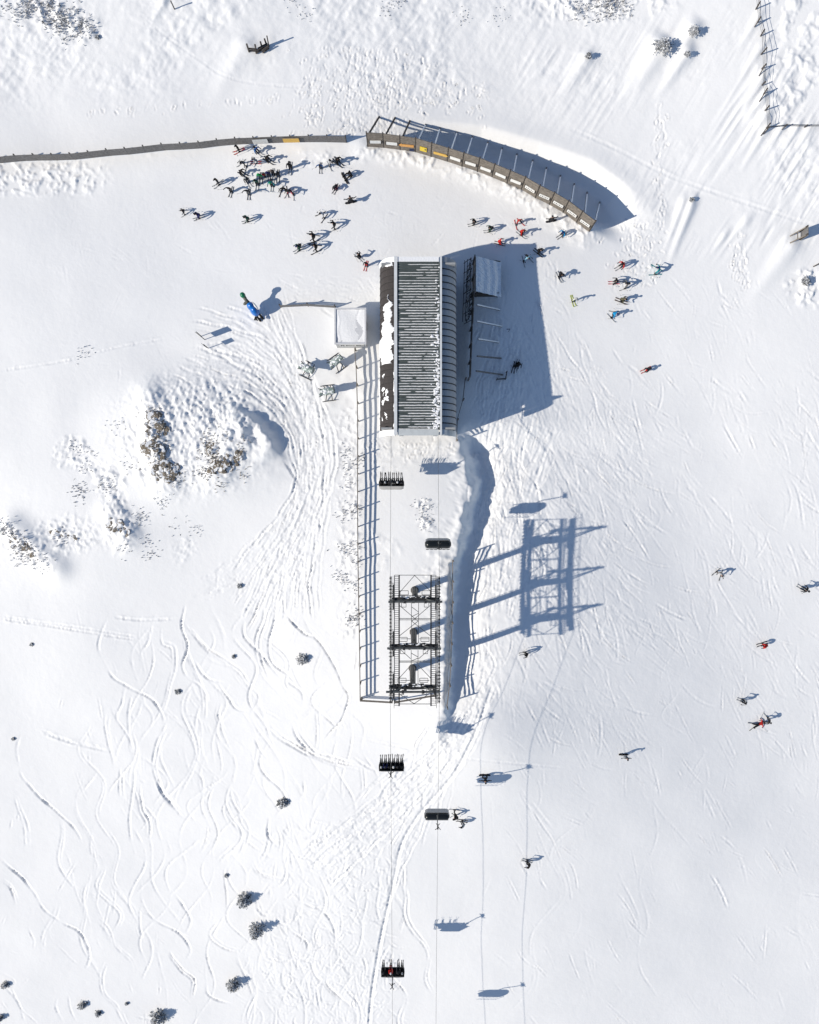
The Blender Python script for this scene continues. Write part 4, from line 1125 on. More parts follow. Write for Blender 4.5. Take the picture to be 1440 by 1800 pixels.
# bracing between the catwalk beams
bl = lambda pts, w=0.06: MB().bar(W(*pts[0], ZC), W(*pts[1], ZC), w).build('brace', M['steel'], tw)
for a in (((694, 1011), (766, 1011)), ((729, 1011.5), (703, 1041)), ((729, 1011.5), (757, 1039)), ((702, 1087.2), (757, 1087.2)), ((702, 1089.6), (757, 1089.6)),
          ((702, 1064), (735, 1092)), ((757, 1064), (724, 1092)), ((702, 1118), (735, 1092)), ((757, 1118), (724, 1092)), ((723.5, 1060), (723.5, 1133)), ((736, 1060), (736, 1133)),
          ((724, 1067), (736, 1076)), ((736, 1078), (724, 1084)), ((702, 1162), (757, 1162)), ((702, 1164), (757, 1164)), ((702, 1140), (722, 1158)), ((757, 1140), (736, 1158)),
          ((702, 1192), (722, 1170)), ((757, 1192), (736, 1170)), ((723, 1143), (723, 1205)), ((735, 1143), (735, 1205)), ((723, 1148), (735, 1155)), ((735, 1157), (723, 1162)),
          ((702, 1237.5), (757, 1237.5)), ((702, 1220), (728, 1237)), ((754, 1220), (728, 1237)), ((702, 1047), (757, 1047)), ((704, 1123), (722, 1123)), ((737, 1123), (755, 1123)), ((704, 1196), (722, 1196)), ((737, 1196), (755, 1196))):
    bl(a)
for k, (pc, pg) in enumerate(cross):     # snow lying on the crossarms
    y = TY[k]; cx_ = W(730 - 2 * k, 0, ZX).x
    b = MB()
    for q in range(16): b.ball((cx_ + rnd.uniform(-1.5, 1.5), y + rnd.uniform(.1, .32), ZX + 0.33), (rnd.uniform(.08, .2), .07, .06), 6, 4)
    b.build('arm_snow', M['snowcap'], tw)['kind'] = 'stuff'

# ---------------------------------------------------------------- haul ropes and chairs
def rope_z(y):
    if y > 9: return 5.5
    if y > yT0: return 5.5 + (9.1 - 5.5) * (9 - y) / (9 - yT0)
    if y > yT1: return 9.29
    return 9.29 - 0.31 * (yT1 - y) + 0.0015 * (yT1 - y) ** 2
ROPE = {}
for nm, x, side_ in (('up', xl_, -1), ('down', xr_, 1)):
    ROPE[nm] = lambda y, x=x: x
    ys_ = [12, 9, 4, 0, -3, yT0, yT0 - 2, (yT0 + yT1) / 2, yT1 + 2, yT1, -30, -40, -50, -60, -75, -90]
    pts = [(x, y, rope_z(y)) for y in ys_]
    o = MB().tube(pts, 0.016, 6).build('haul_rope', M['steel'])
    tag(o, 'thin steel haul rope on the west side carrying loaded chairs uphill' if nm == 'up' else 'thin steel haul rope on the east side carrying empty chairs downhill', 'cable', 'haul ropes of the chairlift')

def make_chair():
    """six-seat chair; origin at the grip, facing +Y, seat 3.35 m below"""
    root = empty('chairlift_chair', (0, 0, 0))
    zs = -3.35
    L = lambda b, n_, m_, par=root: b.build(n_, M[m_], par, world=False)
    b = MB()
    b.box((0, 0, 0), (0.16, 0.5, 0.16)); b.box((0, 0, 0.14), (0.1, 0.3, 0.12))
    for s_ in (-1, 1): b.bar((0, 0.1 * s_, 0.05), (0.32 * s_, 0.3, 0.02), 0.06)
    b.bar((0, -.2, .02), (-.25, -.42, .06), .06); b.bar((0, -.2, .02), (.2, -.45, .06), .06)
    L(b, 'grip', 'steeldark')
    b = MB()
    b.tube([(0, 0, -0.05), (0, -0.1, -0.6), (0, -0.45, -1.7), (0, -0.42, -2.35)], 0.055, 6)
    L(b, 'hanger_arm', 'steel')
    b = MB()
    b.tube([(-1.42, 0.1, zs), (-1.45, -0.35, zs + 0.1), (-1.4, -0.45, zs + 0.9), (-0.7, -0.42, -2.35), (0.7, -0.42, -2.35), (1.4, -0.45, zs + 0.9), (1.45, -0.35, zs + 0.1), (1.42, 0.1, zs)], 0.05, 6)
    b.tube([(-1.42, -0.3, zs - 0.05), (1.42, -0.3, zs - 0.05)], 0.05, 6); b.tube([(-1.42, 0.15, zs - 0.05), (1.42, 0.15, zs - 0.05)], 0.05, 6)
    L(b, 'seat_frame', 'steeldark')
    for k in range(6):
        x = (k - 2.5) * 0.475
        L(MB().box((x, -0.05, zs + 0.04), (0.472, 0.60, 0.09), taper=0.98), 'seat_pad', 'pad')
        L(MB().bar((x, -0.30, zs + 0.02), (x, -0.46, zs + 0.72), 0.474, 0.08, up=(0, 1, 0)), 'backrest_pad', 'pad')
    # pale shell behind the backrests
    b = MB(); vs, fs = [], []
    prof = [(-0.47, -2.36), (-0.56, -2.58), (-0.655, -2.82), (-0.75, -3.06), (-0.84, -3.30)]
    nxh = 12
    for i in range(nxh + 1):
        x = -1.42 + 2.84 * i / nxh
        e = 1 - 0.35 * max(0, abs(x) - 1.15) / 0.27
        for (y, z) in prof: vs.append((x, -0.40 + (y + 0.40) * e, z))
    m_ = len(prof)
    fs = [(i * m_ + k, i * m_ + k + 1, (i + 1) * m_ + k + 1, (i + 1) * m_ + k) for i in range(nxh) for k in range(m_ - 1)]
    n0 = len(vs)
    vs += [(x, y + 0.03, z - 0.03) for x, y, z in vs]
    fs += [tuple(n0 + q for q in reversed(f)) for f in fs]
    b.poly(vs, fs); b.smooth = True
    L(b, 'back_shell', 'shell')
    b = MB()
    b.tube([(-1.38, -0.4, zs + 0.62), (-1.36, 0.42, zs + 0.34), (1.36, 0.42, zs + 0.34), (1.38, -0.4, zs + 0.62)], 0.035, 6)
    for k in range(6):
        x = (k - 2.5) * 0.475
        b.tube([(x, 0.42, zs + 0.34), (x, 0.52, zs - 0.15), (x, 0.5, zs - 0.42)], 0.02, 5)
        b.tube([(x - 0.16, 0.5, zs - 0.42), (x + 0.16, 0.5, zs - 0.42)], 0.025, 5)
    L(b, 'safety_bar', 'steel')
    return root
def hood_mesh():
    """tinted hood swung down over the empty seats"""
    b = MB(); vs, fs = [], []; nx_ = 14
    prof = [(-0.62, -2.62), (-0.52, -2.34), (-0.30, -2.20), (-0.02, -2.22), (0.18, -2.40), (0.30, -2.70), (0.34, -2.98)]
    for i in range(nx_ + 1):
        x = -1.5 + 3.0 * i / nx_
        e = math.sqrt(max(0.0, 1 - (max(0, abs(x) - 1.15) / 0.36) ** 2)) * 0.75 + 0.25
        for y, z in prof: vs.append((x, -0.14 + (y + 0.14) * e, -2.98 + (z + 2.98) * e))
    m_ = len(prof); n0 = len(vs)
    fs = [(i * m_ + k, (i + 1) * m_ + k, (i + 1) * m_ + k + 1, i * m_ + k + 1) for i in range(nx_) for k in range(m_ - 1)]
    vs += [(x * 0.985, y * 0.97, z - 0.03) for x, y, z in vs]
    fs += [tuple(n0 + q for q in reversed(f)) for f in fs]
    b.poly(vs, fs); b.smooth = True
    return b.mesh('hood', M['tint'])
hood_me = hood_mesh()
chair0 = make_chair()
CH = []
spec = [('up', 848, True, 'loaded six-seat chair nearest the station, six dark riders on it'), ('up', 1346, True, 'loaded six-seat chair just below the lift towers'),
        ('up', 1707, True, 'loaded six-seat chair lowest on the uphill rope, one rider in red'), ('down', 959, False, 'empty six-seat chair between the station and the towers'),
        ('down', 1436, False, 'empty six-seat chair below the towers beside two skiers'), ('down', 1836, False, 'empty six-seat chair just past the bottom edge, only its shadow in view')]
used = False
for rope, py, loaded, label in spec:
    y = W(0, py, 5).y
    for _ in range(20): y = W(0, py, rope_z(y) - 2.9).y
    x = xl_ if rope == 'up' else xr_
    o = chair0 if not used else copy_tree(chair0)
    used = True
    o.location = (x, y, rope_z(y) + 0.02); o.rotation_euler = (0, 0, 0 if rope == 'up' else math.pi)
    tag(o, label, 'chairlift chair', 'chairs of the chairlift')
    if loaded: CH.append(o)
    else: link('hood', hood_me, o)

# ---------------------------------------------------------------- snow guns
def snow_gun(px, py, rz, label, lift=0.0):
    p = G(px, py)
    o = thing('snow_gun', tuple(p), label, 'snow gun', 'parked snow guns', rz)
    L = lambda b, n_, m_, par=o: b.build(n_, M[m_], par, world=False)
    b = MB()
    for s_ in (-1, 1):
        b.tube([(-0.95, s_ * 0.95, 0.12), (0.75, s_ * 0.95, 0.06)], 0.05, 6)
        b.tube([(-0.55, s_ * 0.95, 0.1), (-0.35, s_ * 0.35, 0.45), (0, 0, 0.8)], 0.055, 6)
        b.tube([(0.25, s_ * 0.95, 0.1), (0.3, s_ * 0.4, 0.45), (0, 0, 0.8)], 0.05, 6)
    b.tube([(0, 0, 0.1), (0, 0, 1.2)], 0.09, 8)
    L(b, 'skid_frame', 'steeldark')
    b = MB(); tilt = Matrix.Rotation(R(-12), 4, 'Y').to_3x3()
    prof = [(-0.62, 0.34), (-0.6, 0.43), (-0.3, 0.46), (0.1, 0.43), (0.5, 0.36), (0.62, 0.40), (0.64, 0.34)]
    pts = [tilt @ Vector((x, 0, 0)) + Vector((0.05, 0, 1.5)) for x, r in prof]
    b.tube(pts, [r for x, r in prof], 14); b.smooth = True
    bo = L(b, 'barrel', 'gun')
    b = MB()
    for k in range(8):
        a = k * math.pi / 4
        b.bar(tilt @ Vector((-0.63, 0, 0)) + Vector((0.05, 0, 1.5)), tilt @ Vector((-0.66, 0.36 * math.cos(a), 0.36 * math.sin(a))) + Vector((0.05, 0, 1.5)), 0.1, 0.03)
    L(b, 'fan', 'steeldark', bo)
    b = MB()
    b.tube([tilt @ Vector((0.66, 0.38 * math.cos(k * math.pi / 8), 0.38 * math.sin(k * math.pi / 8))) + Vector((0.05, 0, 1.5)) for k in range(17)], 0.045, 6)
    L(b, 'nozzle_ring', 'gun', bo)
    b = MB().box((-0.75, 0.05, 1.15), (0.5, 0.55, 0.6)).box((-0.95, -0.3, 1.35), (0.25, 0.2, 0.7))
    L(b, 'control_box', 'gun')
    b = MB().bar((-0.7, 0.33, 1.3), (-1.15, 0.5, 1.25), 0.09).bar((-0.7, -0.33, 1.3), (-1.15, -0.5, 1.25), 0.09).bar((-0.2, -0.48, 1.5), (-0.2, 0.48, 1.5), 0.08)
    L(b, 'handle', 'steeldark')
    b = MB(); r = random.Random(int(px))
    for k in range(9): b.ball((r.uniform(-0.85, 0.5), r.uniform(-0.25, 0.25), 1.5 + r.uniform(0.25, 0.42)), (r.uniform(.1, .24), r.uniform(.08, .18), .07), 7, 4)
    for k in range(10): b.ball((r.uniform(-0.95, -0.5), r.uniform(-0.3, 0.3), 1.48), (r.uniform(.07, .16), r.uniform(.07, .14), .06), 6, 4)
    sc = L(b, 'snow_cover', 'snowcap'); sc['kind'] = 'stuff'
    return o
snow_gun(544, 652, R(-25), 'frosted snow gun on a skid frame, westernmost of three beside the hut')
snow_gun(594, 638, R(35), 'frosted snow gun on a skid frame, closest to the hut')
snow_gun(579, 691, R(8), 'frosted snow gun on a skid frame, southernmost of three, next to the rail fence')

# ---------------------------------------------------------------- blue inflatable figure
p = G(456, 557)
inf = thing('inflatable_figure', tuple(p), 'glossy blue inflatable figure on dark legs with a raised green-tipped arm', 'inflatable')
d = Vector((-0.62, 0.78, 0)); sd_ = Vector((0.78, 0.62, 0)); Z1 = Vector((0, 0, 1))
rm = Matrix((d, sd_, Z1)).transposed()
b = MB()
b.ball(p + d * 0.55 + Z1 * 1.15, (0.70, 0.50, 0.92), 20, 12, rot=rm)
b.ball(p + d * 1.15 + Z1 * 1.35, (0.62, 0.46, 0.78), 20, 12, rot=rm); b.smooth = True
b.build('body', M['bluevinyl'], inf)
b = MB()
b.ball(p + d * 0.8 + sd_ * 0.42 + Z1 * 1.75, (0.62, 0.16, 0.22), 14, 8, rot=rm); b.smooth = True
b.build('belly_patch', M['white'], inf)
b = MB(); b.tube([p + d * 1.5 + Z1 * 1.7, p + d * 1.95 + Z1 * 2.0, p + d * 2.3 + sd_ * 0.05 + Z1 * 2.35], [0.26, 0.20, 0.24], 12); b.smooth = True
arm = b.build('raised_arm', M['greyvinyl'], inf)
b = MB(); b.ball(p + d * 2.45 + sd_ * 0.05 + Z1 * 2.5, (0.36, 0.32, 0.36), 14, 10, rot=rm); b.smooth = True
b.build('arm_tip', M['greenvinyl'], arm)
b = MB(); b.ball(p + d * 1.75 - sd_ * 0.25 + Z1 * 1.75, (0.2, 0.36, 0.18), 12, 8, rot=rm); b.smooth = True
b.build('cuff', M['greyvinyl'], inf)
b = MB()
for s_ in (-0.2, 0.2):
    b.tube([p + sd_ * s_ + d * 0.3 + Z1 * 0.6, p + sd_ * s_ - d * 0.12 + Z1 * 0.3, p + sd_ * s_ - d * 0.2 + Z1 * 0.02], [0.15, 0.12, 0.14], 8)
    b.ball(p + sd_ * s_ - d * 0.34 + Z1 * 0.1, (0.28, 0.15, 0.12), 10, 6, rot=rm)
for k in range(3): b.tube([p - d * 0.0 - sd_ * 0.35 + Z1 * 0.9, p - d * (0.25 + 0.15 * k) - sd_ * (0.75 - 0.14 * k) + Z1 * 0.95], [0.09, 0.06], 7)
b.build('legs', M['rubber'], inf)

# ---------------------------------------------------------------- rocks showing through the mound
def rock_mesh(seed, sx, sy, sz):
    r = np.random.default_rng(seed); bm = bmesh.new()
    bmesh.ops.create_icosphere(bm, subdivisions=3, radius=1)
    ax = r.normal(size=(9, 3)); ax /= np.linalg.norm(ax, axis=1)[:, None]; dd_ = r.uniform(0.55, 0.95, 9)
    ph = r.uniform(0, 6, 6)
    for v in bm.verts:
        c = np.array(v.co)
        for a, q in zip(ax, dd_):
            t = c @ a
            if t > q: c = c - a * (t - q) * 0.85
        c = c * (1 + 0.07 * math.sin(7 * c[0] + ph[0]) * math.sin(6 * c[1] + ph[1]) + 0.06 * math.sin(13 * c[2] + 9 * c[0] + ph[2]))
        v.co = Vector((c[0] * sx, c[1] * sy, c[2] * sz))
    me = bpy.data.meshes.new('rock'); bm.to_mesh(me); bm.free(); me.materials.append(M['rock'])
    return me
rocks_me = [rock_mesh(60 + i, *s_) for i, s_ in enumerate([(0.8, 0.55, 0.42), (0.55, 0.5, 0.4), (0.4, 0.32, 0.3), (0.3, 0.26, 0.22), (0.95, 0.6, 0.35)])]
rk_r = random.Random(8)
def outcrop(px, py, rx, ry, num, label, ang=0, big=1.0):
    p = G(px, py); o = thing('rock_outcrop', tuple(p), label, 'rocks', 'rock outcrops on the mound')
    for i in range(num):
        a = rk_r.uniform(0, 6.28); q = math.sqrt(rk_r.random())
        dx, dy = rx * q * math.cos(a), ry * q * math.sin(a); c, s_ = math.cos(R(ang)), math.sin(R(ang))
        g = G(px + dx * c - dy * s_, py + dx * s_ + dy * c)
        k = rk_r.uniform(0.6, 1.45) * big
        ro = link('rock', rk_r.choice(rocks_me), o, g - p - Vector((0, 0, 0.10 * k)), (rk_r.uniform(-.3, .3), rk_r.uniform(-.3, .3), rk_r.uniform(0, 6.28)))
        ro.scale = (k, k, k * 0.55)
outcrop(272, 752, 18, 26, 30, 'snow-dusted brown rocks along the upper part of the mound, west rib', 0, 0.8)
outcrop(268, 790, 16, 14, 18, 'low brown rock cluster halfway down the west rib of the mound', 0, 0.75)
outcrop(290, 832, 20, 15, 24, 'rounded brown rock knob at the southern foot of the mound', 0, 0.9)
outcrop(383, 822, 17, 10, 18, 'brown rock cluster at the southern end of the mound, east rib', -15, 0.85)
outcrop(408, 806, 14, 12, 15, 'dark rocks just north-east of the southern east-rib cluster', -40, 0.75)
outcrop(372, 790, 10, 12, 14, 'small pale rocks on the middle of the mound, east rib', 0, 0.6)
outcrop(205, 925, 22, 14, 20, 'small scattered rocks on the low hump south-west of the mound', 30, 0.5)
outcrop(112, 940, 26, 9, 14, 'thin line of small stones on the far western slope', 10, 0.45)
outcrop(35, 955, 34, 10, 18, 'stones along a bank at the left edge', 38, 0.5)

# ---------------------------------------------------------------- rime-covered scrub that nobody could count
def scrub(name, label, num, fn, hmin, hmax, seed, m='frosttwig'):
    r = random.Random(seed); b = MB()
    cen = [fn(r) for _ in range(max(6, num // 22))]
    for _ in range(num):
        c_ = r.choice(cen); px, py = c_[0] + r.gauss(0, 8), c_[1] + r.gauss(0, 8); g = G(px, py)
        for k in range(r.randint(2, 4)):
            h = r.uniform(hmin, hmax); a = r.uniform(0, 6.28); l = r.uniform(0.3, 1.0) * h
            q = g + Vector((math.cos(a) * l, math.sin(a) * l, h)); w = r.uniform(0.03, 0.07)
            t = Vector((-math.sin(a), math.cos(a), 0)) * w
            b.poly([g - t - Vector((0, 0, .05)), g + t - Vector((0, 0, .05)), q + t * 0.5, q - t * 0.5], [(0, 1, 2, 3)])
    o = b.build(name, M[m]); tag(o, label, 'scrub', None, 'stuff')
gs = lambda r, m_, s_: r.gauss(m_, s_)
scrub('frosted_scrub', 'thin frosted scrub along the west fence of the lift line', 380, lambda r: (r.uniform(598, 632) - 4 * (r.random() < .5), r.choice([gs(r, 780, 40), gs(r, 900, 50), gs(r, 1020, 50)])), 0.06, 0.2, 1)
scrub('frosted_scrub', 'frosted scrub speckling the slope west of the mound', 300, lambda r: (gs(r, 175, 42), gs(r, 845, 70)), 0.05, 0.17, 2)
scrub('frosted_scrub', 'frosted scrub below the mound', 180, lambda r: (gs(r, 260, 45), gs(r, 925, 40)), 0.05, 0.17, 3)
scrub('dry_grass', 'dry grass tufts poking through snow on the mound ribs', 700, lambda r: r.choice([(gs(r, 272, 14), gs(r, 770, 34)), (gs(r, 290, 14), gs(r, 832, 12)), (gs(r, 392, 18), gs(r, 808, 20)), (gs(r, 385, 25), gs(r, 770, 30))]), 0.05, 0.16, 4, 'drygrass')
scrub('frosted_scrub', 'frosted scrub on the bank at the top-left corner', 700, lambda r: (lambda t: (40 + 100 * t + gs(r, 0, 14), 5 + 45 * t + gs(r, 0, 12)))(r.random()), 0.06, 0.22, 5)
scrub('frosted_scrub', 'frosted scrub along the top edge above the windbreak', 420, lambda r: (gs(r, 1060, 28), gs(r, 10, 10)), 0.06, 0.22, 6)
scrub('frosted_scrub', 'frosted scrub on the bank at the left edge', 360, lambda r: (lambda t: (5 + 80 * t + gs(r, 0, 9), 925 + 75 * t + gs(r, 0, 8)))(r.random()), 0.06, 0.2, 7)
scrub('frosted_scrub', 'two small frosted grass patches between the chair ropes', 90, lambda r: r.choice([(gs(r, 745, 6), gs(r, 887, 6)), (gs(r, 748, 6), gs(r, 919, 5))]), 0.05, 0.16, 8)
scrub('frosted_scrub', 'sparse frosted twigs on the slope at the top', 140, lambda r: (r.uniform(440, 900), gs(r, 20, 14)), 0.04, 0.13, 10)

# ---------------------------------------------------------------- rime-covered shrubs
def shrub(px, py, rad, hgt, label, seed, dark=0.45, sx=1.0, rz=0.0):
    p = G(px, py); r = random.Random(seed)
    o = thing('frosted_shrub', tuple(p), label, 'shrub', 'rime-covered shrubs')
    bt = MB(); bt.tube([(0, 0, -0.3), (0.02, 0, hgt * 0.5), (0, 0.03, hgt * 0.95)], [rad * 0.09, rad * 0.06, 0.02], 7)
    bc = MB(); c_, s__ = math.cos(rz), math.sin(rz)
    nb = int(34 + rad * 42)
    for k in range(nb):
        f = (k + 0.5) / nb; z0 = hgt * (0.06 + 0.8 * f); reach = rad * (1 - 0.82 * f ** 1.2) * r.uniform(0.65, 1.12)
        a = k * 2.399 + r.uniform(-.4, .4)
        dv = Vector((math.cos(a) * sx, math.sin(a), 0)); dv = Vector((dv.x * c_ - dv.y * s__, dv.x * s__ + dv.y * c_, 0))
        tip = dv * reach + Vector((0, 0, z0 - reach * 0.12 + hgt * 0.07))
        root = Vector((0, 0, z0))
        bt.tube([root, tip], [0.03, 0.01], 4, cap=False)
        nl = max(5, int(reach * 20))
        for q in range(nl):
            t = 0.25 + 0.75 * (q + r.random()) / nl
            c = root.lerp(tip, t) + Vector((r.gauss(0, .05), r.gauss(0, .05), r.gauss(0, .03))) * (0.6 + rad * 0.5)
            l = r.uniform(0.09, 0.19) * (0.8 + 0.35 * rad); w = l * r.uniform(0.3, 0.55)
            b_ = a + r.uniform(-1.1, 1.1); u = Vector((math.cos(b_), math.sin(b_), r.uniform(-.35, .5))) * l
            v = Vector((-math.sin(b_), math.cos(b_), r.uniform(-.3, .3))) * w
            bc.poly([c, c + u * 0.5 + v, c + u, c + u * 0.5 - v], [(0, 1, 2, 3)], 1 if r.random() < dark * 0.5 else 0)
    bt.build('trunk', M['bark'], o, world=False)
    bc.build('crown', [M['frostleaf'], M['needle']], o, world=False)
for a in ((430, 1580, 1.15, 1.9, 'large frosted shrub with a broad blue shadow, upper of the pair below the ski tracks', 1, .35), (452, 1632, 1.1, 2.6, 'star-shaped frosted young conifer with a long pointed shadow', 2, .35),
          (411, 1728, 1.0, 1.9, 'dark-hearted frosted shrub near the bottom, south-west of the star-shaped conifer', 3, .5), (280, 1786, 1.25, 1.9, 'spiky frosted shrub cut close to the bottom edge', 4, .4),
          (146, 1766, 0.6, 0.7, 'narrow low frosted shrub near the bottom-left corner', 5, .55, 1.5, .5), (173, 1781, 0.5, 0.55, 'small dark round shrub just right of the narrow low one', 6, .65),
          (223, 1764, 0.2, 0.3, 'tiny dark twig shrub left of the spiky bottom shrub', 7, .6), (10, 1731, 0.55, 0.7, 'low dark shrub at the left edge near the bottom', 8, .55, 1.4, .4),
          (2, 1788, 0.55, 0.9, 'frosted shrub cut by the left edge in the bottom corner', 9, .5), (533, 1159, 0.75, 0.95, 'round frosted shrub beside the ski track west of the towers', 10, .5, 1.2, 0),
          (498, 1411, 0.75, 0.8, 'lone frosted shrub west of the middle loaded chair', 11, .5, 1.3, .2), (398, 1539, 0.24, 0.3, 'tiny frosted sprig above the large frosted shrub', 12, .45),
          (313, 1216, 0.34, 0.35, 'small dark shrub among the looping ski tracks', 13, .7, 1.4, .3), (411, 1154, 0.2, 0.3, 'tiny dark twig shrub in the upper ski tracks', 14, .6),
          (422, 1030, 0.3, 0.4, 'narrow upright frosted shrub under the mound slope', 15, .5), (1165, 84, 1.15, 1.3, 'widest snow-laden shrub on the upper-right slope', 16, .05, 1.2, .2),
          (1219, 57, 0.75, 1.0, 'snow-laden shrub uppermost of the three on the upper-right slope', 17, .05), (1208, 97, 0.4, 0.7, 'smallest of the three snow-laden shrubs on the upper-right slope', 18, .1),
          (1034, 100, 0.42, 0.7, 'lone dark shrub on the slope above the windbreak', 19, .5), (1216, 352, 0.32, 0.35, 'flat snow-buried shrub heading two drift ridges right of the windbreak', 20, .3),
          (172, 66, 0.25, 0.3, 'tiny snow-buried shrub on the upper-left slope', 21, .4), (1416, 495, 0.7, 0.6, 'snow-covered shrub on the lumpy snow at the right edge', 22, .3),
          (24, 1299, 0.16, 0.2, 'tiny dark sprig near the left edge on the smooth slope', 23, .6), (56, 1133, 0.16, 0.2, 'tiny dark sprig on the smooth western slope', 24, .6)):
    shrub(*a)

# ---------------------------------------------------------------- people
DG = bpy.context.evaluated_depsgraph_get
def skin_body(name, J, E, RAD):
    """one continuous figure grown along joints; slots jacket, trousers, skin"""
    names = list(J)
    me = bpy.data.meshes.new(name)
    me.from_pydata([J[k] for k in names], [(names.index(a), names.index(b)) for a, b in E], [])
    ob = bpy.data.objects.new(name, me); COL.objects.link(ob)
    md = ob.modifiers.new('skin', 'SKIN'); md.use_smooth_shade = True
    for i, k in enumerate(names):
        r = RAD[k]; me.skin_vertices[0].data[i].radius = r if isinstance(r, tuple) else (r, r)
        me.skin_vertices[0].data[i].use_root = (k == 'pelvis')
    sub = ob.modifiers.new('sub', 'SUBSURF'); sub.levels = 1; sub.render_levels = 1
    bpy.context.view_layer.update()
    res = bpy.data.meshes.new_from_object(ob.evaluated_get(DG()))
    bpy.data.objects.remove(ob)
    segs = [(Vector(J[a]), Vector(J[b]), a, b) for a, b in E]
    leg = {'pelvis', 'hipL', 'hipR', 'kneeL', 'kneeR', 'ankleL', 'ankleR'}
    mi = []
    for f in res.polygons:
        c = f.center; best = None
        for p_, q_, a, b in segs:
            d_ = q_ - p_; t = min(1, max(0, (c - p_).dot(d_) / max(d_.length_squared, 1e-9)))
            dist = (c - p_ - d_ * t).length
            if best is None or dist < best[0]: best = (dist, a, b)
        _, a, b = best
        mi.append(2 if b.startswith('head') or b == 'nose' else (1 if (a in leg and b in leg) else 0))
    res.materials.clear()
    for m_ in (CLOTH['black'], CLOTH['black'], M['skin']): res.materials.append(m_)
    res.polygons.foreach_set('material_index', mi)
    res.polygons.foreach_set('use_smooth', [True] * len(mi))
    res.name = name
    return res
E0 = [('pelvis', 'waist'), ('waist', 'chest'), ('chest', 'neck'), ('neck', 'head'), ('head', 'headtop'), ('head', 'nose')]
for s_ in 'LR':
    E0 += [('chest', 'sh' + s_), ('sh' + s_, 'elbow' + s_), ('elbow' + s_, 'wrist' + s_), ('pelvis', 'hip' + s_), ('hip' + s_, 'knee' + s_), ('knee' + s_, 'ankle' + s_)]
RAD0 = dict(pelvis=(.15, .14), waist=(.145, .13), chest=(.17, .145), neck=.065, head=.095, headtop=.09, nose=.022)
for s_ in 'LR': RAD0.update({'sh' + s_: .09, 'elbow' + s_: .065, 'wrist' + s_: .05, 'hip' + s_: .115, 'knee' + s_: .085, 'ankle' + s_: .07})
def pose(pel, waist, chest, neck, head, top, sh, el, wr, hip, kn, an, **over):
    J = dict(pelvis=pel, waist=waist, chest=chest, neck=neck, head=head, headtop=top)
    h, t = Vector(head), Vector(top)
    up = (t - h).normalized(); fw = Vector((0, 1, 0)); fw = (fw - up * fw.dot(up)).normalized()
    J['nose'] = tuple(h + fw * 0.115 + up * 0.02)
    for nm, v in (('sh', sh), ('elbow', el), ('wrist', wr), ('hip', hip), ('knee', kn), ('ankle', an)):
        J[nm + 'R'] = v; J[nm + 'L'] = (-v[0], v[1], v[2])
    J.update(over)
    return J
POSES = {
 'stand': pose((0, -.05, .93), (0, -.02, 1.1), (0, .02, 1.32), (0, .06, 1.48), (0, .1, 1.6), (0, .12, 1.72), (.2, .03, 1.38), (.3, .0, 1.12), (.33, .2, 1.0), (.1, -.05, .9), (.13, .06, .5), (.14, .0, .12)),
 'glide': pose((0, -.22, .80), (0, -.12, .95), (0, .04, 1.14), (0, .15, 1.27), (0, .22, 1.37), (0, .26, 1.48), (.21, .06, 1.2), (.38, .08, .98), (.42, .32, .92), (.1, -.22, .78), (.15, .16, .48), (.15, .0, .12)),
 'tuck': pose((0, -.32, .68), (0, -.18, .8), (0, .08, .92), (0, .24, 1.0), (0, .34, 1.07), (0, .4, 1.17), (.2, .1, .97), (.3, .28, .76), (.2, .48, .84), (.1, -.32, .66), (.16, .18, .46), (.16, .0, .12)),
 'skate': pose((0, -.18, .82), (0, -.1, .97), (0, .05, 1.16), (0, .15, 1.29), (0, .22, 1.39), (0, .26, 1.5), (.21, .06, 1.22), (.4, .02, 1.02), (.5, .25, .95), (.11, -.18, .8), (.3, .08, .48), (.42, -.05, .12)),
 'arms': pose((0, -.1, .9), (0, -.06, 1.07), (0, .02, 1.28), (0, .08, 1.43), (0, .12, 1.55), (0, .14, 1.66), (.21, .03, 1.36), (.42, .12, 1.42), (.5, .36, 1.6), (.1, -.1, .87), (.14, .08, .48), (.14, .0, .12)),
 'board': pose((0, -.1, .86), (0, -.06, 1.02), (0, .02, 1.22), (0, .08, 1.36), (0, .12, 1.47), (0, .14, 1.58), (.21, .02, 1.3), (.46, .0, 1.18), (.66, .1, 1.1), (.12, -.1, .84), (.3, .1, .5), (.27, .0, .12)),
 'sit': pose((0, -.42, .20), (0, -.46, .38), (0, -.42, .6), (0, -.36, .75), (0, -.3, .86), (0, -.26, .97), (.2, -.42, .66), (.34, -.5, .42), (.3, -.28, .22), (.12, -.4, .2), (.22, -.05, .5), (.26, .3, .13)),
 'lie': pose((0, -.1, .16), (0, .1, .17), (0, .34, .2), (0, .52, .22), (0, .66, .24), (0, .78, .24), (.2, .38, .2), (.42, .5, .14), (.62, .4, .1), (.11, -.14, .16), (.2, -.52, .2), (.3, -.9, .14), kneeL=(-.1, -.5, .3)),
 'ride': pose((0, -.12, .16), (0, -.16, .34), (0, -.14, .58), (0, -.08, .74), (0, -.02, .86), (0, 0, .98), (.19, -.12, .64), (.25, .02, .4), (.16, .26, .3), (.1, -.1, .15), (.11, .36, .14), (.11, .44, -.28)),
}
BODY = {k: skin_body('body_' + k, J, E0, {a: (tuple(v * 1.12 for v in c) if isinstance(c, tuple) else c * (1.14 if a not in ('head', 'headtop', 'nose', 'neck') else 1)) for a, c in RAD0.items()}) for k, J in POSES.items()}
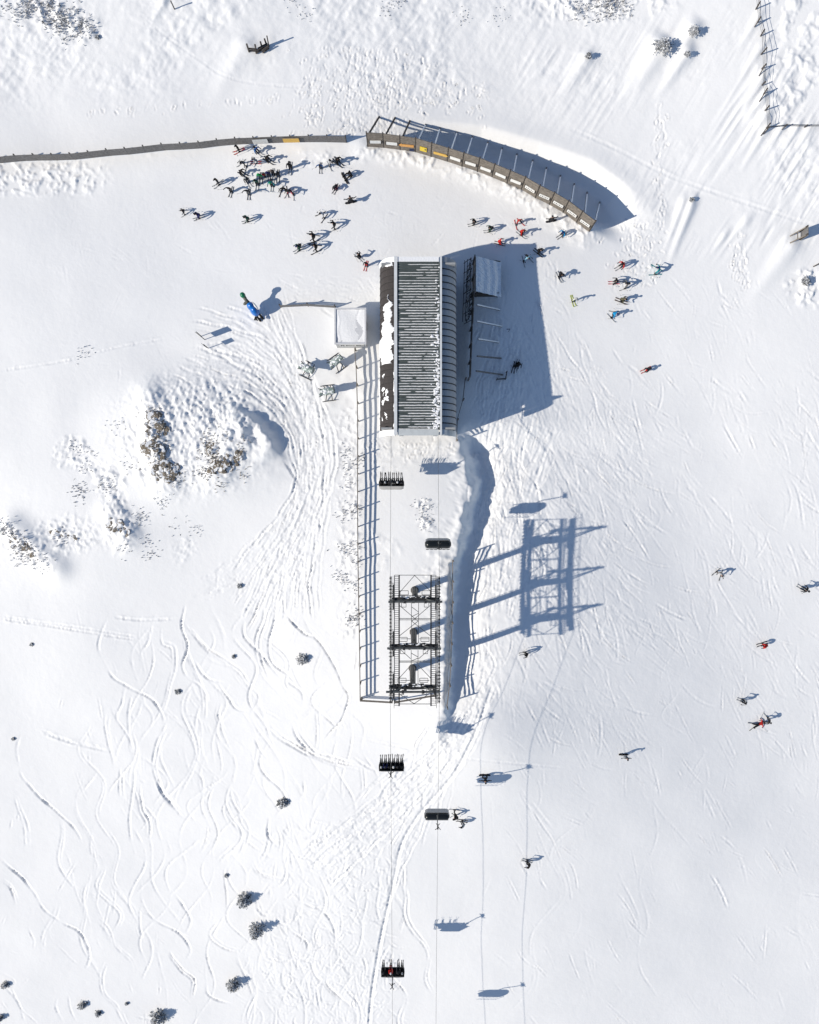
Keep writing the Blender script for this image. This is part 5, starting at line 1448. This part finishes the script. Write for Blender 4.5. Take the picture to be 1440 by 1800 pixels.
def glove_mesh():
    b = MB()
    b.box((0, 0.045, 0), (0.085, 0.10, 0.045), taper=0.9)
    for i, l in enumerate((0.06, 0.075, 0.07, 0.05)):
        x = -0.033 + 0.022 * i
        b.bar((x, 0.09, 0), (x, 0.09 + l * 0.6, -0.015), 0.021, 0.026); b.bar((x, 0.09 + l * 0.6, -0.015), (x, 0.09 + l * 0.75, -0.05), 0.02, 0.024)
        b.bar((x, 0.09 + l * 0.75, -0.05), (x, 0.09 + l * 0.3, -0.07), 0.019, 0.022)
    b.bar((-0.04, 0.03, -0.005), (-0.07, 0.07, -0.03), 0.028); b.bar((-0.07, 0.07, -0.03), (-0.045, 0.1, -0.055), 0.025)
    b.tube([(0, -0.05, 0), (0, 0.01, 0)], [0.055, 0.048], 8)
    return b.mesh('glove', CLOTH['black'])
def boot_mesh():
    b = MB(); b.box((0, 0.04, 0.05), (0.12, 0.32, 0.10), taper=0.85); b.tube([(0, -0.04, 0.06), (0, 0.02, 0.32)], [0.075, 0.085], 8)
    b.box((0, 0.2, 0.03), (0.09, 0.05, 0.05)); b.box((0, -0.14, 0.03), (0.09, 0.06, 0.07))
    return b.mesh('boot', CLOTH['black'])
def ski_mesh():
    b = MB(); n_ = 10; vs, fs = [], []
    for i in range(n_ + 1):
        t = i / n_; y = -0.78 + 1.66 * t; w = 0.058 - 0.02 * math.sin(math.pi * t) ** 2 + (0.006 if t > .8 else 0); w *= 0.35 if i == n_ else 1
        z = 0.14 * max(0, (t - 0.84) / 0.16) ** 2
        vs += [(-w, y, z), (w, y, z), (w, y, z + 0.022), (-w, y, z + 0.022)]
    for i in range(n_):
        a, c = 4 * i, 4 * i + 4
        fs += [(a, a + 1, c + 1, c), (a + 1, a + 2, c + 2, c + 1), (a + 2, a + 3, c + 3, c + 2), (a + 3, a, c, c + 3)]
    fs += [(3, 2, 1, 0), (4 * n_, 4 * n_ + 1, 4 * n_ + 2, 4 * n_ + 3)]
    b.poly(vs, fs); return b.mesh('ski', CLOTH['black'])
def board_mesh():
    b = MB(); vs, fs = [], []; n_ = 12
    for i in range(n_ + 1):
        t = i / n_; x = -0.77 + 1.54 * t; e = min(t, 1 - t)
        w = 0.14 * math.sqrt(max(0.0, 1 - max(0, 1 - e / 0.13) ** 2)) + 0.01 - 0.015 * math.sin(math.pi * t) ** 2
        z = 0.09 * max(0, 1 - e / 0.14) ** 2
        vs += [(x, -w, z), (x, w, z), (x, w, z + 0.025), (x, -w, z + 0.025)]
    for i in range(n_):
        a, c = 4 * i, 4 * i + 4
        fs += [(a, c, c + 1, a + 1), (a + 1, c + 1, c + 2, a + 2), (a + 2, c + 2, c + 3, a + 3), (a + 3, c + 3, c, a)]
    fs += [(0, 1, 2, 3), (4 * n_ + 3, 4 * n_ + 2, 4 * n_ + 1, 4 * n_)]
    b.poly(vs, fs); return b.mesh('snowboard', CLOTH['black'])
def helmet_mesh():
    b = MB(); b.ball((0, -0.01, 0.06), (0.125, 0.145, 0.12), 14, 9, cut=-0.05); b.smooth = True
    b.bar((-0.1, 0.11, 0.10), (0.1, 0.11, 0.10), 0.03, 0.04); return b.mesh('helmet', CLOTH['black'])
def goggles_mesh():
    b = MB(); b.ball((0, 0.075, 0.035), (0.09, 0.055, 0.045), 10, 6); b.smooth = True; return b.mesh('goggles', M['lens'])
def pole_mesh():
    b = MB(); b.tube([(0, 0, 0.06), (0, 0, -0.04), (0, 0, -1.08)], [0.018, 0.012, 0.010], 5); b.tube([(0, 0, -1.0), (0, 0, -0.985)], 0.045, 7); return b.mesh('ski_pole', CLOTH['grey'])
def pack_mesh():
    b = MB(); b.box((0, -0.02, 0), (0.28, 0.17, 0.42), taper=0.85); b.box((0, -0.12, -0.06), (0.2, 0.06, 0.22)); return b.mesh('backpack', CLOTH['dark'])
GL, BT, SK, SB, HE, GO, PO, PK = glove_mesh(), boot_mesh(), ski_mesh(), board_mesh(), helmet_mesh(), goggles_mesh(), pole_mesh(), pack_mesh()
def omat(o, *ms):
    for i, m_ in enumerate(ms):
        o.material_slots[i].link = 'OBJECT'; o.material_slots[i].material = m_
    return o
def aim(d, up=Vector((0, 0, 1)), axis='Y'):
    return Vector(d).to_track_quat(axis, 'Z' if axis == 'Y' else 'Y').to_euler()
def person(loc, heading, kind, jacket, trousers, helmet, gear, label, group, scale=1.0, nrm=None, poles=True, pack=False, seed=0):
    r = random.Random(seed)
    J = POSES[kind]
    root = thing('person', tuple(loc), label, 'person', group)
    q = Matrix.Rotation(R(heading - 90), 4, 'Z').to_quaternion()
    if nrm is not None: q = Vector((0, 0, 1)).rotation_difference(nrm) @ q
    root.rotation_euler = q.to_euler(); root.scale = (scale,) * 3
    omat(link('body', BODY[kind], root), CLOTH[jacket], CLOTH[trousers], M['skin'])
    h, t = Vector(J['head']), Vector(J['headtop'])
    up = (t - h).normalized(); hr = Vector((0, 0, 1)).rotation_difference(up).to_euler()
    omat(link('helmet', HE, root, h + up * 0.03, hr), CLOTH[helmet])
    link('goggles', GO, root, h + up * 0.02, hr)
    for s_ in 'LR':
        w, e = Vector(J['wrist' + s_]), Vector(J['elbow' + s_])
        link('glove', GL, root, w + (w - e).normalized() * 0.04, aim(w - e))
        a = Vector(J['ankle' + s_]); sg = -1 if s_ == 'L' else 1
        yaw = 0.0
        if kind == 'skate': yaw = R(-16 * sg)
        if kind in ('stand', 'arms'): yaw = R(-3 * sg)
        if kind == 'lie': yaw = R(25 * sg)
        fl = Vector((a.x, a.y + 0.02, a.z - 0.09))
        link('boot', BT, root, fl, (0, 0, yaw + (R(8 * sg) if kind in ('board', 'sit') else 0)))
        if kind not in ('board', 'sit'):
            sk = link('ski', SK, root, fl + Vector((0, 0.02, -0.026)), (R(-6) if kind == 'ride' else 0, 0, yaw)); omat(sk, CLOTH[gear])
            if kind == 'ride': sk.rotation_euler = (R(14 + r.uniform(-6, 6)), 0, R(r.uniform(-7, 7)))
        if poles and kind not in ('board', 'sit'):
            hnd = w + (w - e).normalized() * 0.12
            dv = {'stand': (0.12 * sg, -0.05, -1.0), 'glide': (0.16 * sg, -0.75, -0.72), 'tuck': (0.12 * sg, -0.95, -0.25), 'skate': (0.25 * sg, -0.7, -0.75), 'arms': (0.3 * sg, 0.35, -0.35 + 0.9),
                  'lie': (0.6 * sg, 0.5, -0.05), 'ride': (-0.2 * sg, 0.75, 0.25)}[kind]
            if kind == 'stand': dv = (0.12 * sg, r.uniform(-.5, .35), -1.0)
            link('ski_pole', PO, root, hnd, aim(-Vector(dv), axis='Z'))
    if kind in ('board', 'sit'):
        a = (Vector(J['ankleL']) + Vector(J['ankleR'])) / 2
        omat(link('snowboard', SB, root, (a.x, a.y + 0.03, a.z - 0.115)), CLOTH[gear])
    if pack:
        c, w = Vector(J['chest']), Vector(J['waist']); u = (c - w).normalized()
        link('backpack', PK, root, (c + w) / 2 + Vector((0, -0.24 * u.z, 0.24 * u.y)), Vector((0, 0, 1)).rotation_difference(u).to_euler())
    return root
G_F, G_R = 'skiers gathered below the snow fence', 'skiers out on the piste'
PEOPLE = [
 (421, 265, 205, 'stand', 'black', 'dark', 'black', 'red', 'skier in black on red skis, standing closest to the grey fence', G_F, 1.0),
 (453, 267, 320, 'glide', 'blue', 'dark', 'navy', 'dark', 'skier in a blue jacket bending forward under the white banner', G_F, 1.0),
 (472, 282, 330, 'glide', 'black', 'black', 'black', 'dark', 'skier all in black sidestepping below the blue-jacketed skier', G_F, 1.05),
 (429, 290, 236, 'skate', 'grey', 'dark', 'black', 'dark', 'grey-clad skier with skis pointing down left, behind the long red skis', G_F, 0.95),
 (451, 286, 180, 'glide', 'palegrey', 'white', 'dark', 'red', 'pale-clad skier on long red skis lying across the slope', G_F, 0.95),
 (511, 295, 262, 'stand', 'black', 'dark', 'black', 'dark', 'black-clad skier standing alone between the two clusters', G_F, 1.05),
 (427, 306, 330, 'glide', 'black', 'dark', 'dark', 'grey', 'black-clad skier stooping uphill of the tight group', G_F, 1.0),
 (385, 323, 216, 'stand', 'dark', 'grey', 'black', 'grey', 'dark skier furthest left of the fence group, skis down left', G_F, 1.05),
 (407, 337, 252, 'arms', 'dark', 'dark', 'black', 'dark', 'dark skier with both poles lifted, lower left of the group', G_F, 0.95),
 (436, 320, 300, 'stand', 'black', 'dark', 'palegrey', 'dark', 'black skier with a pale helmet left of the dark-teal skier', G_F, 1.0),
 (438, 341, 266, 'arms', 'dark', 'grey', 'black', 'grey', 'skier with raised poles at the lower edge of the group', G_F, 0.95),
 (453, 324, 262, 'stand', 'darkgreen', 'dark', 'black', 'palegrey', 'skier in a dark teal-green jacket below the bright green one', G_F, 1.05),
 (459, 313, 268, 'stand', 'green', 'grey', 'green', 'grey', 'skier in a bright green jacket in the tight group', G_F, 1.0),
 (466, 311, 265, 'stand', 'red', 'dark', 'red', 'dark', 'short skier in red between the green and navy jackets', G_F, 0.72),
 (473, 309, 272, 'stand', 'navy', 'dark', 'navy', 'dark', 'skier in a navy jacket in the tight group', G_F, 0.95),
 (481, 306, 270, 'stand', 'brown', 'dark', 'brown', 'dark', 'skier in a grey-brown jacket at the right of the tight group', G_F, 1.0),
 (489, 309, 268, 'stand', 'black', 'dark', 'white', 'dark', 'black-clad skier with a white helmet at the right of the tight group', G_F, 1.08),
 (479, 326, 264, 'glide', 'teal', 'dark', 'green', 'palegrey', 'skier in a teal jacket and green helmet below the tight group', G_F, 1.0),
 (500, 337, 266, 'skate', 'black', 'black', 'black', 'dark', 'black-clad skier with legs apart, left of the one in pink trousers', G_F, 1.0),
 (511, 341, 256, 'skate', 'black', 'pink', 'dark', 'dark', 'skier in a black jacket and pink trousers below the tight group', G_F, 1.0),
 (564, 295, 268, 'arms', 'blue', 'dark', 'black', 'dark', 'skier in blue with raised skis and poles, left of the leaning pair', G_F, 0.9),
 (583, 289, 312, 'skate', 'palegrey', 'grey', 'dark', 'dark', 'pale-clad skier with crossed dark skis next to a leaning companion', G_F, 0.9),
 (594, 285, 318, 'glide', 'black', 'black', 'black', 'dark', 'black-clad skier leaning over beside the pale-clad one', G_F, 1.1),
 (611, 311, 210, 'sit', 'black', 'black', 'black', 'dark', 'snowboarder in black sitting on the snow', G_F, 1.15),
 (591, 332, 240, 'tuck', 'dark', 'pink', 'dark', 'dark', 'crouching skier in pink trousers below the sitting snowboarder', G_F, 0.95),
 (617, 356, 102, 'board', 'dark', 'black', 'dark', 'dark', 'snowboarder in dark clothes standing on a dark board left of the station top', G_R, 1.05),
 (567, 380, 220, 'skate', 'white', 'dark', 'black', 'grey', 'skier in white and black, uppermost of the loose string left of the station', G_R, 0.95),
 (588, 398, 190, 'skate', 'black', 'black', 'black', 'dark', 'slim black skier pushing along, right of the string left of the station', G_R, 1.0),
 (552, 419, 185, 'skate', 'black', 'black', 'black', 'dark', 'black skier with legs wide apart on flat skis', G_R, 1.1),
 (527, 438, 214, 'glide', 'darkgreen', 'dark', 'navy', 'dark', 'skier in dark teal with long skis pointing down left', G_R, 1.05),
 (556, 437, 192, 'skate', 'black', 'black', 'black', 'grey', 'black skier directly right of the dark-teal one', G_R, 1.05),
 (632, 453, 140, 'glide', 'black', 'dark', 'black', 'grey', 'black skier nearer the station, upper of the two by its corner', G_R, 0.95),
 (644, 467, 255, 'stand', 'black', 'red', 'black', 'red', 'black skier with reddish skis beside the station roof corner', G_R, 0.9),
 (324, 374, 200, 'skate', 'dark', 'dark', 'black', 'palegrey', 'small dark skier at the far left of the piste', G_R, 0.7),
 (351, 382, 205, 'glide', 'navy', 'navy', 'black', 'palegrey', 'skier in navy blue beside the small dark skier', G_R, 1.0),
 (437, 388, 200, 'glide', 'darkgreen', 'dark', 'dark', 'palegrey', 'lone skier in dark green below the fence group', G_R, 1.0),
 (833, 394, 195, 'glide', 'dark', 'dark', 'black', 'palegrey', 'dark skier right of the station top, upper of two skiing left', G_R, 0.95),
 (861, 406, 190, 'glide', 'darkgreen', 'dark', 'dark', 'palegrey', 'dark green skier right of the station top, lower of two skiing left', G_R, 0.95),
 (911, 393, 300, 'skate', 'red', 'dark', 'black', 'red', 'skier in dark red with skis apart, above the red-jacketed one', G_R, 0.9),
 (916, 412, 322, 'glide', 'red', 'black', 'dark', 'grey', 'skier in a red jacket and black trousers at the shadow edge', G_R, 1.0),
 (878, 428, 345, 'glide', 'red', 'red', 'white', 'dark', 'skier all in red with a white helmet inside the station shadow', G_R, 0.95),
 (925, 457, 300, 'skate', 'lightblue', 'dark', 'dark', 'dark', 'skier in a light blue jacket just inside the shadow edge', G_R, 1.0),
 (946, 444, 322, 'glide', 'black', 'black', 'black', 'grey', 'black skier just outside the shadow edge', G_R, 1.0),
 (969, 389, 100, 'board', 'dark', 'black', 'black', 'dark', 'snowboarder in black under the right end of the windbreak', G_R, 1.0),
 (988, 413, 215, 'glide', 'brightblue', 'dark', 'navy', 'dark', 'skier in a bright blue jacket at the right end of the windbreak', G_R, 1.0),
 (983, 486, 298, 'glide', 'black', 'dark', 'dark', 'grey', 'black skier alone right of the station shadow', G_R, 1.0),
 (1007, 528, 290, 'stand', 'white', 'lime', 'palegrey', 'lime', 'skier in white and yellow-green on lime skis', G_R, 1.0),
 (1091, 468, 212, 'glide', 'red', 'dark', 'black', 'dark', 'skier in a bright red jacket at the head of the right-hand group', G_R, 1.1),
 (1080, 497, 182, 'glide', 'dark', 'dark', 'black', 'pink', 'dark skier on pink skis in the right-hand group', G_R, 1.0),
 (1098, 502, 185, 'skate', 'grey', 'grey', 'dark', 'dark', 'grey-clad skier right of the pink skis', G_R, 1.0),
 (1091, 529, 340, 'glide', 'olive', 'black', 'black', 'brown', 'skier in an olive jacket and black trousers', G_R, 1.1),
 (1077, 554, 330, 'skate', 'brightblue', 'black', 'navy', 'dark', 'skier in a blue jacket and black trousers below the olive one', G_R, 1.0),
 (1153, 477, 168, 'skate', 'teal', 'teal', 'navy', 'teal', 'skier in teal turning at the foot of the drift ridges', G_R, 1.1),
 (1136, 650, 205, 'tuck', 'dark', 'grey', 'red', 'red', 'crouched skier on red skis alone on the right-hand piste', G_R, 1.0),
 (904, 645, 255, 'stand', 'black', 'black', 'black', 'dark', 'black skier standing in the station shadow near the low barrier', G_R, 1.05),
 (909, 641, 255, 'glide', 'black', 'dark', 'dark', 'dark', 'stooping black skier shoulder to shoulder with another in the station shadow', G_R, 1.0),
 (1263, 1008, 235, 'skate', 'palegrey', 'brown', 'brown', 'grey', 'pale grey skier carving far out on the right', G_R, 1.0),
 (1410, 1034, 150, 'glide', 'dark', 'black', 'black', 'grey', 'dark skier cut close to the right edge', G_R, 1.1),
 (1340, 1132, 195, 'tuck', 'red', 'dark', 'red', 'grey', 'crouched skier in a red jacket near the right edge', G_R, 1.05),
 (1304, 1231, 160, 'glide', 'palegrey', 'black', 'black', 'grey', 'skier in grey and black above a fallen companion', G_R, 1.0),
 (1334, 1272, 15, 'lie', 'red', 'black', 'black', 'dark', 'fallen skier in red and black lying on the snow', G_R, 1.0),
 (1345, 1264, 150, 'skate', 'dark', 'dark', 'black', 'grey', 'dark skier standing over the fallen one', G_R, 0.95),
 (1096, 1326, 265, 'board', 'grey', 'palegrey', 'dark', 'black', 'snowboarder in grey on a black board in the middle of the right-hand piste', G_R, 0.95),
 (923, 1148, 190, 'glide', 'black', 'grey', 'black', 'grey', 'black skier just below the shadow of the lift towers', G_R, 0.95),
 (852, 1362, 270, 'board', 'black', 'black', 'black', 'dark', 'snowboarder in black at the tip of a chair shadow', G_R, 1.05),
 (800, 1428, 190, 'skate', 'black', 'black', 'black', 'dark', 'black skier next to the empty chair, upper of two', G_R, 1.0),
 (813, 1443, 170, 'glide', 'palegrey', 'dark', 'black', 'dark', 'grey-and-black skier next to the empty chair, lower of two', G_R, 1.0),
 (927, 1513, 165, 'glide', 'black', 'black', 'black', 'dark', 'lone black skier low on the piste east of the chair shadows', G_R, 1.05)]
for i, (px, py, hd, kind, ja, trs, he, ge, lab, grp, sc) in enumerate(PEOPLE):
    g = G(px, py); n_ = gnormal(g.x, g.y, 1.2)
    zs = sorted(gz(g.x + dx, g.y + dy) for dx in (-.5, 0, .5) for dy in (-.5, 0, .5))
    g.z = zs[5] + 0.01
    ge = ('grey', 'palegrey', 'dark', 'palegrey')[i % 4] if ge in ('dark', 'grey') and kind not in ('board', 'sit') else ge
    person(g, hd, kind, ja, trs, he, ge, lab, grp, sc * 0.92, n_, pack=(i % 4 == 1), seed=i)
RID = [['black', 'dark', 'black', 'grey', 'black', 'dark'], ['black', 'navy', 'black', 'dark', 'black', 'black'], ['black', None, 'red', None, 'dark', 'black']]
where = ['nearest the station', 'below the towers', 'lowest on the rope']
seat = ['leftmost', 'second from the left', 'third from the left', 'third from the right', 'second from the right', 'rightmost']
for c, (ch, row) in enumerate(zip(CH, RID)):
    for k, ja in enumerate(row):
        if ja is None: continue
        loc = Vector(ch.location) + Vector(((k - 2.5) * 0.475, 0.0, -3.27))
        lab = ('chair rider in red on the loaded chair lowest on the rope' if ja == 'red' else f'{ja}-clad chair rider, {seat[k]} on the loaded chair {where[c]}')
        person(loc, 90, 'ride', ja, 'red' if ja == 'red' else 'black', ['black', 'palegrey', 'dark', 'black', 'white', 'dark'][(k + c) % 6], ['dark', 'grey', 'black'][(k * 2 + c) % 3], lab, 'riders seated on the loaded chairs', 0.95, poles=(k % 2 == 0), seed=100 + c * 10 + k)
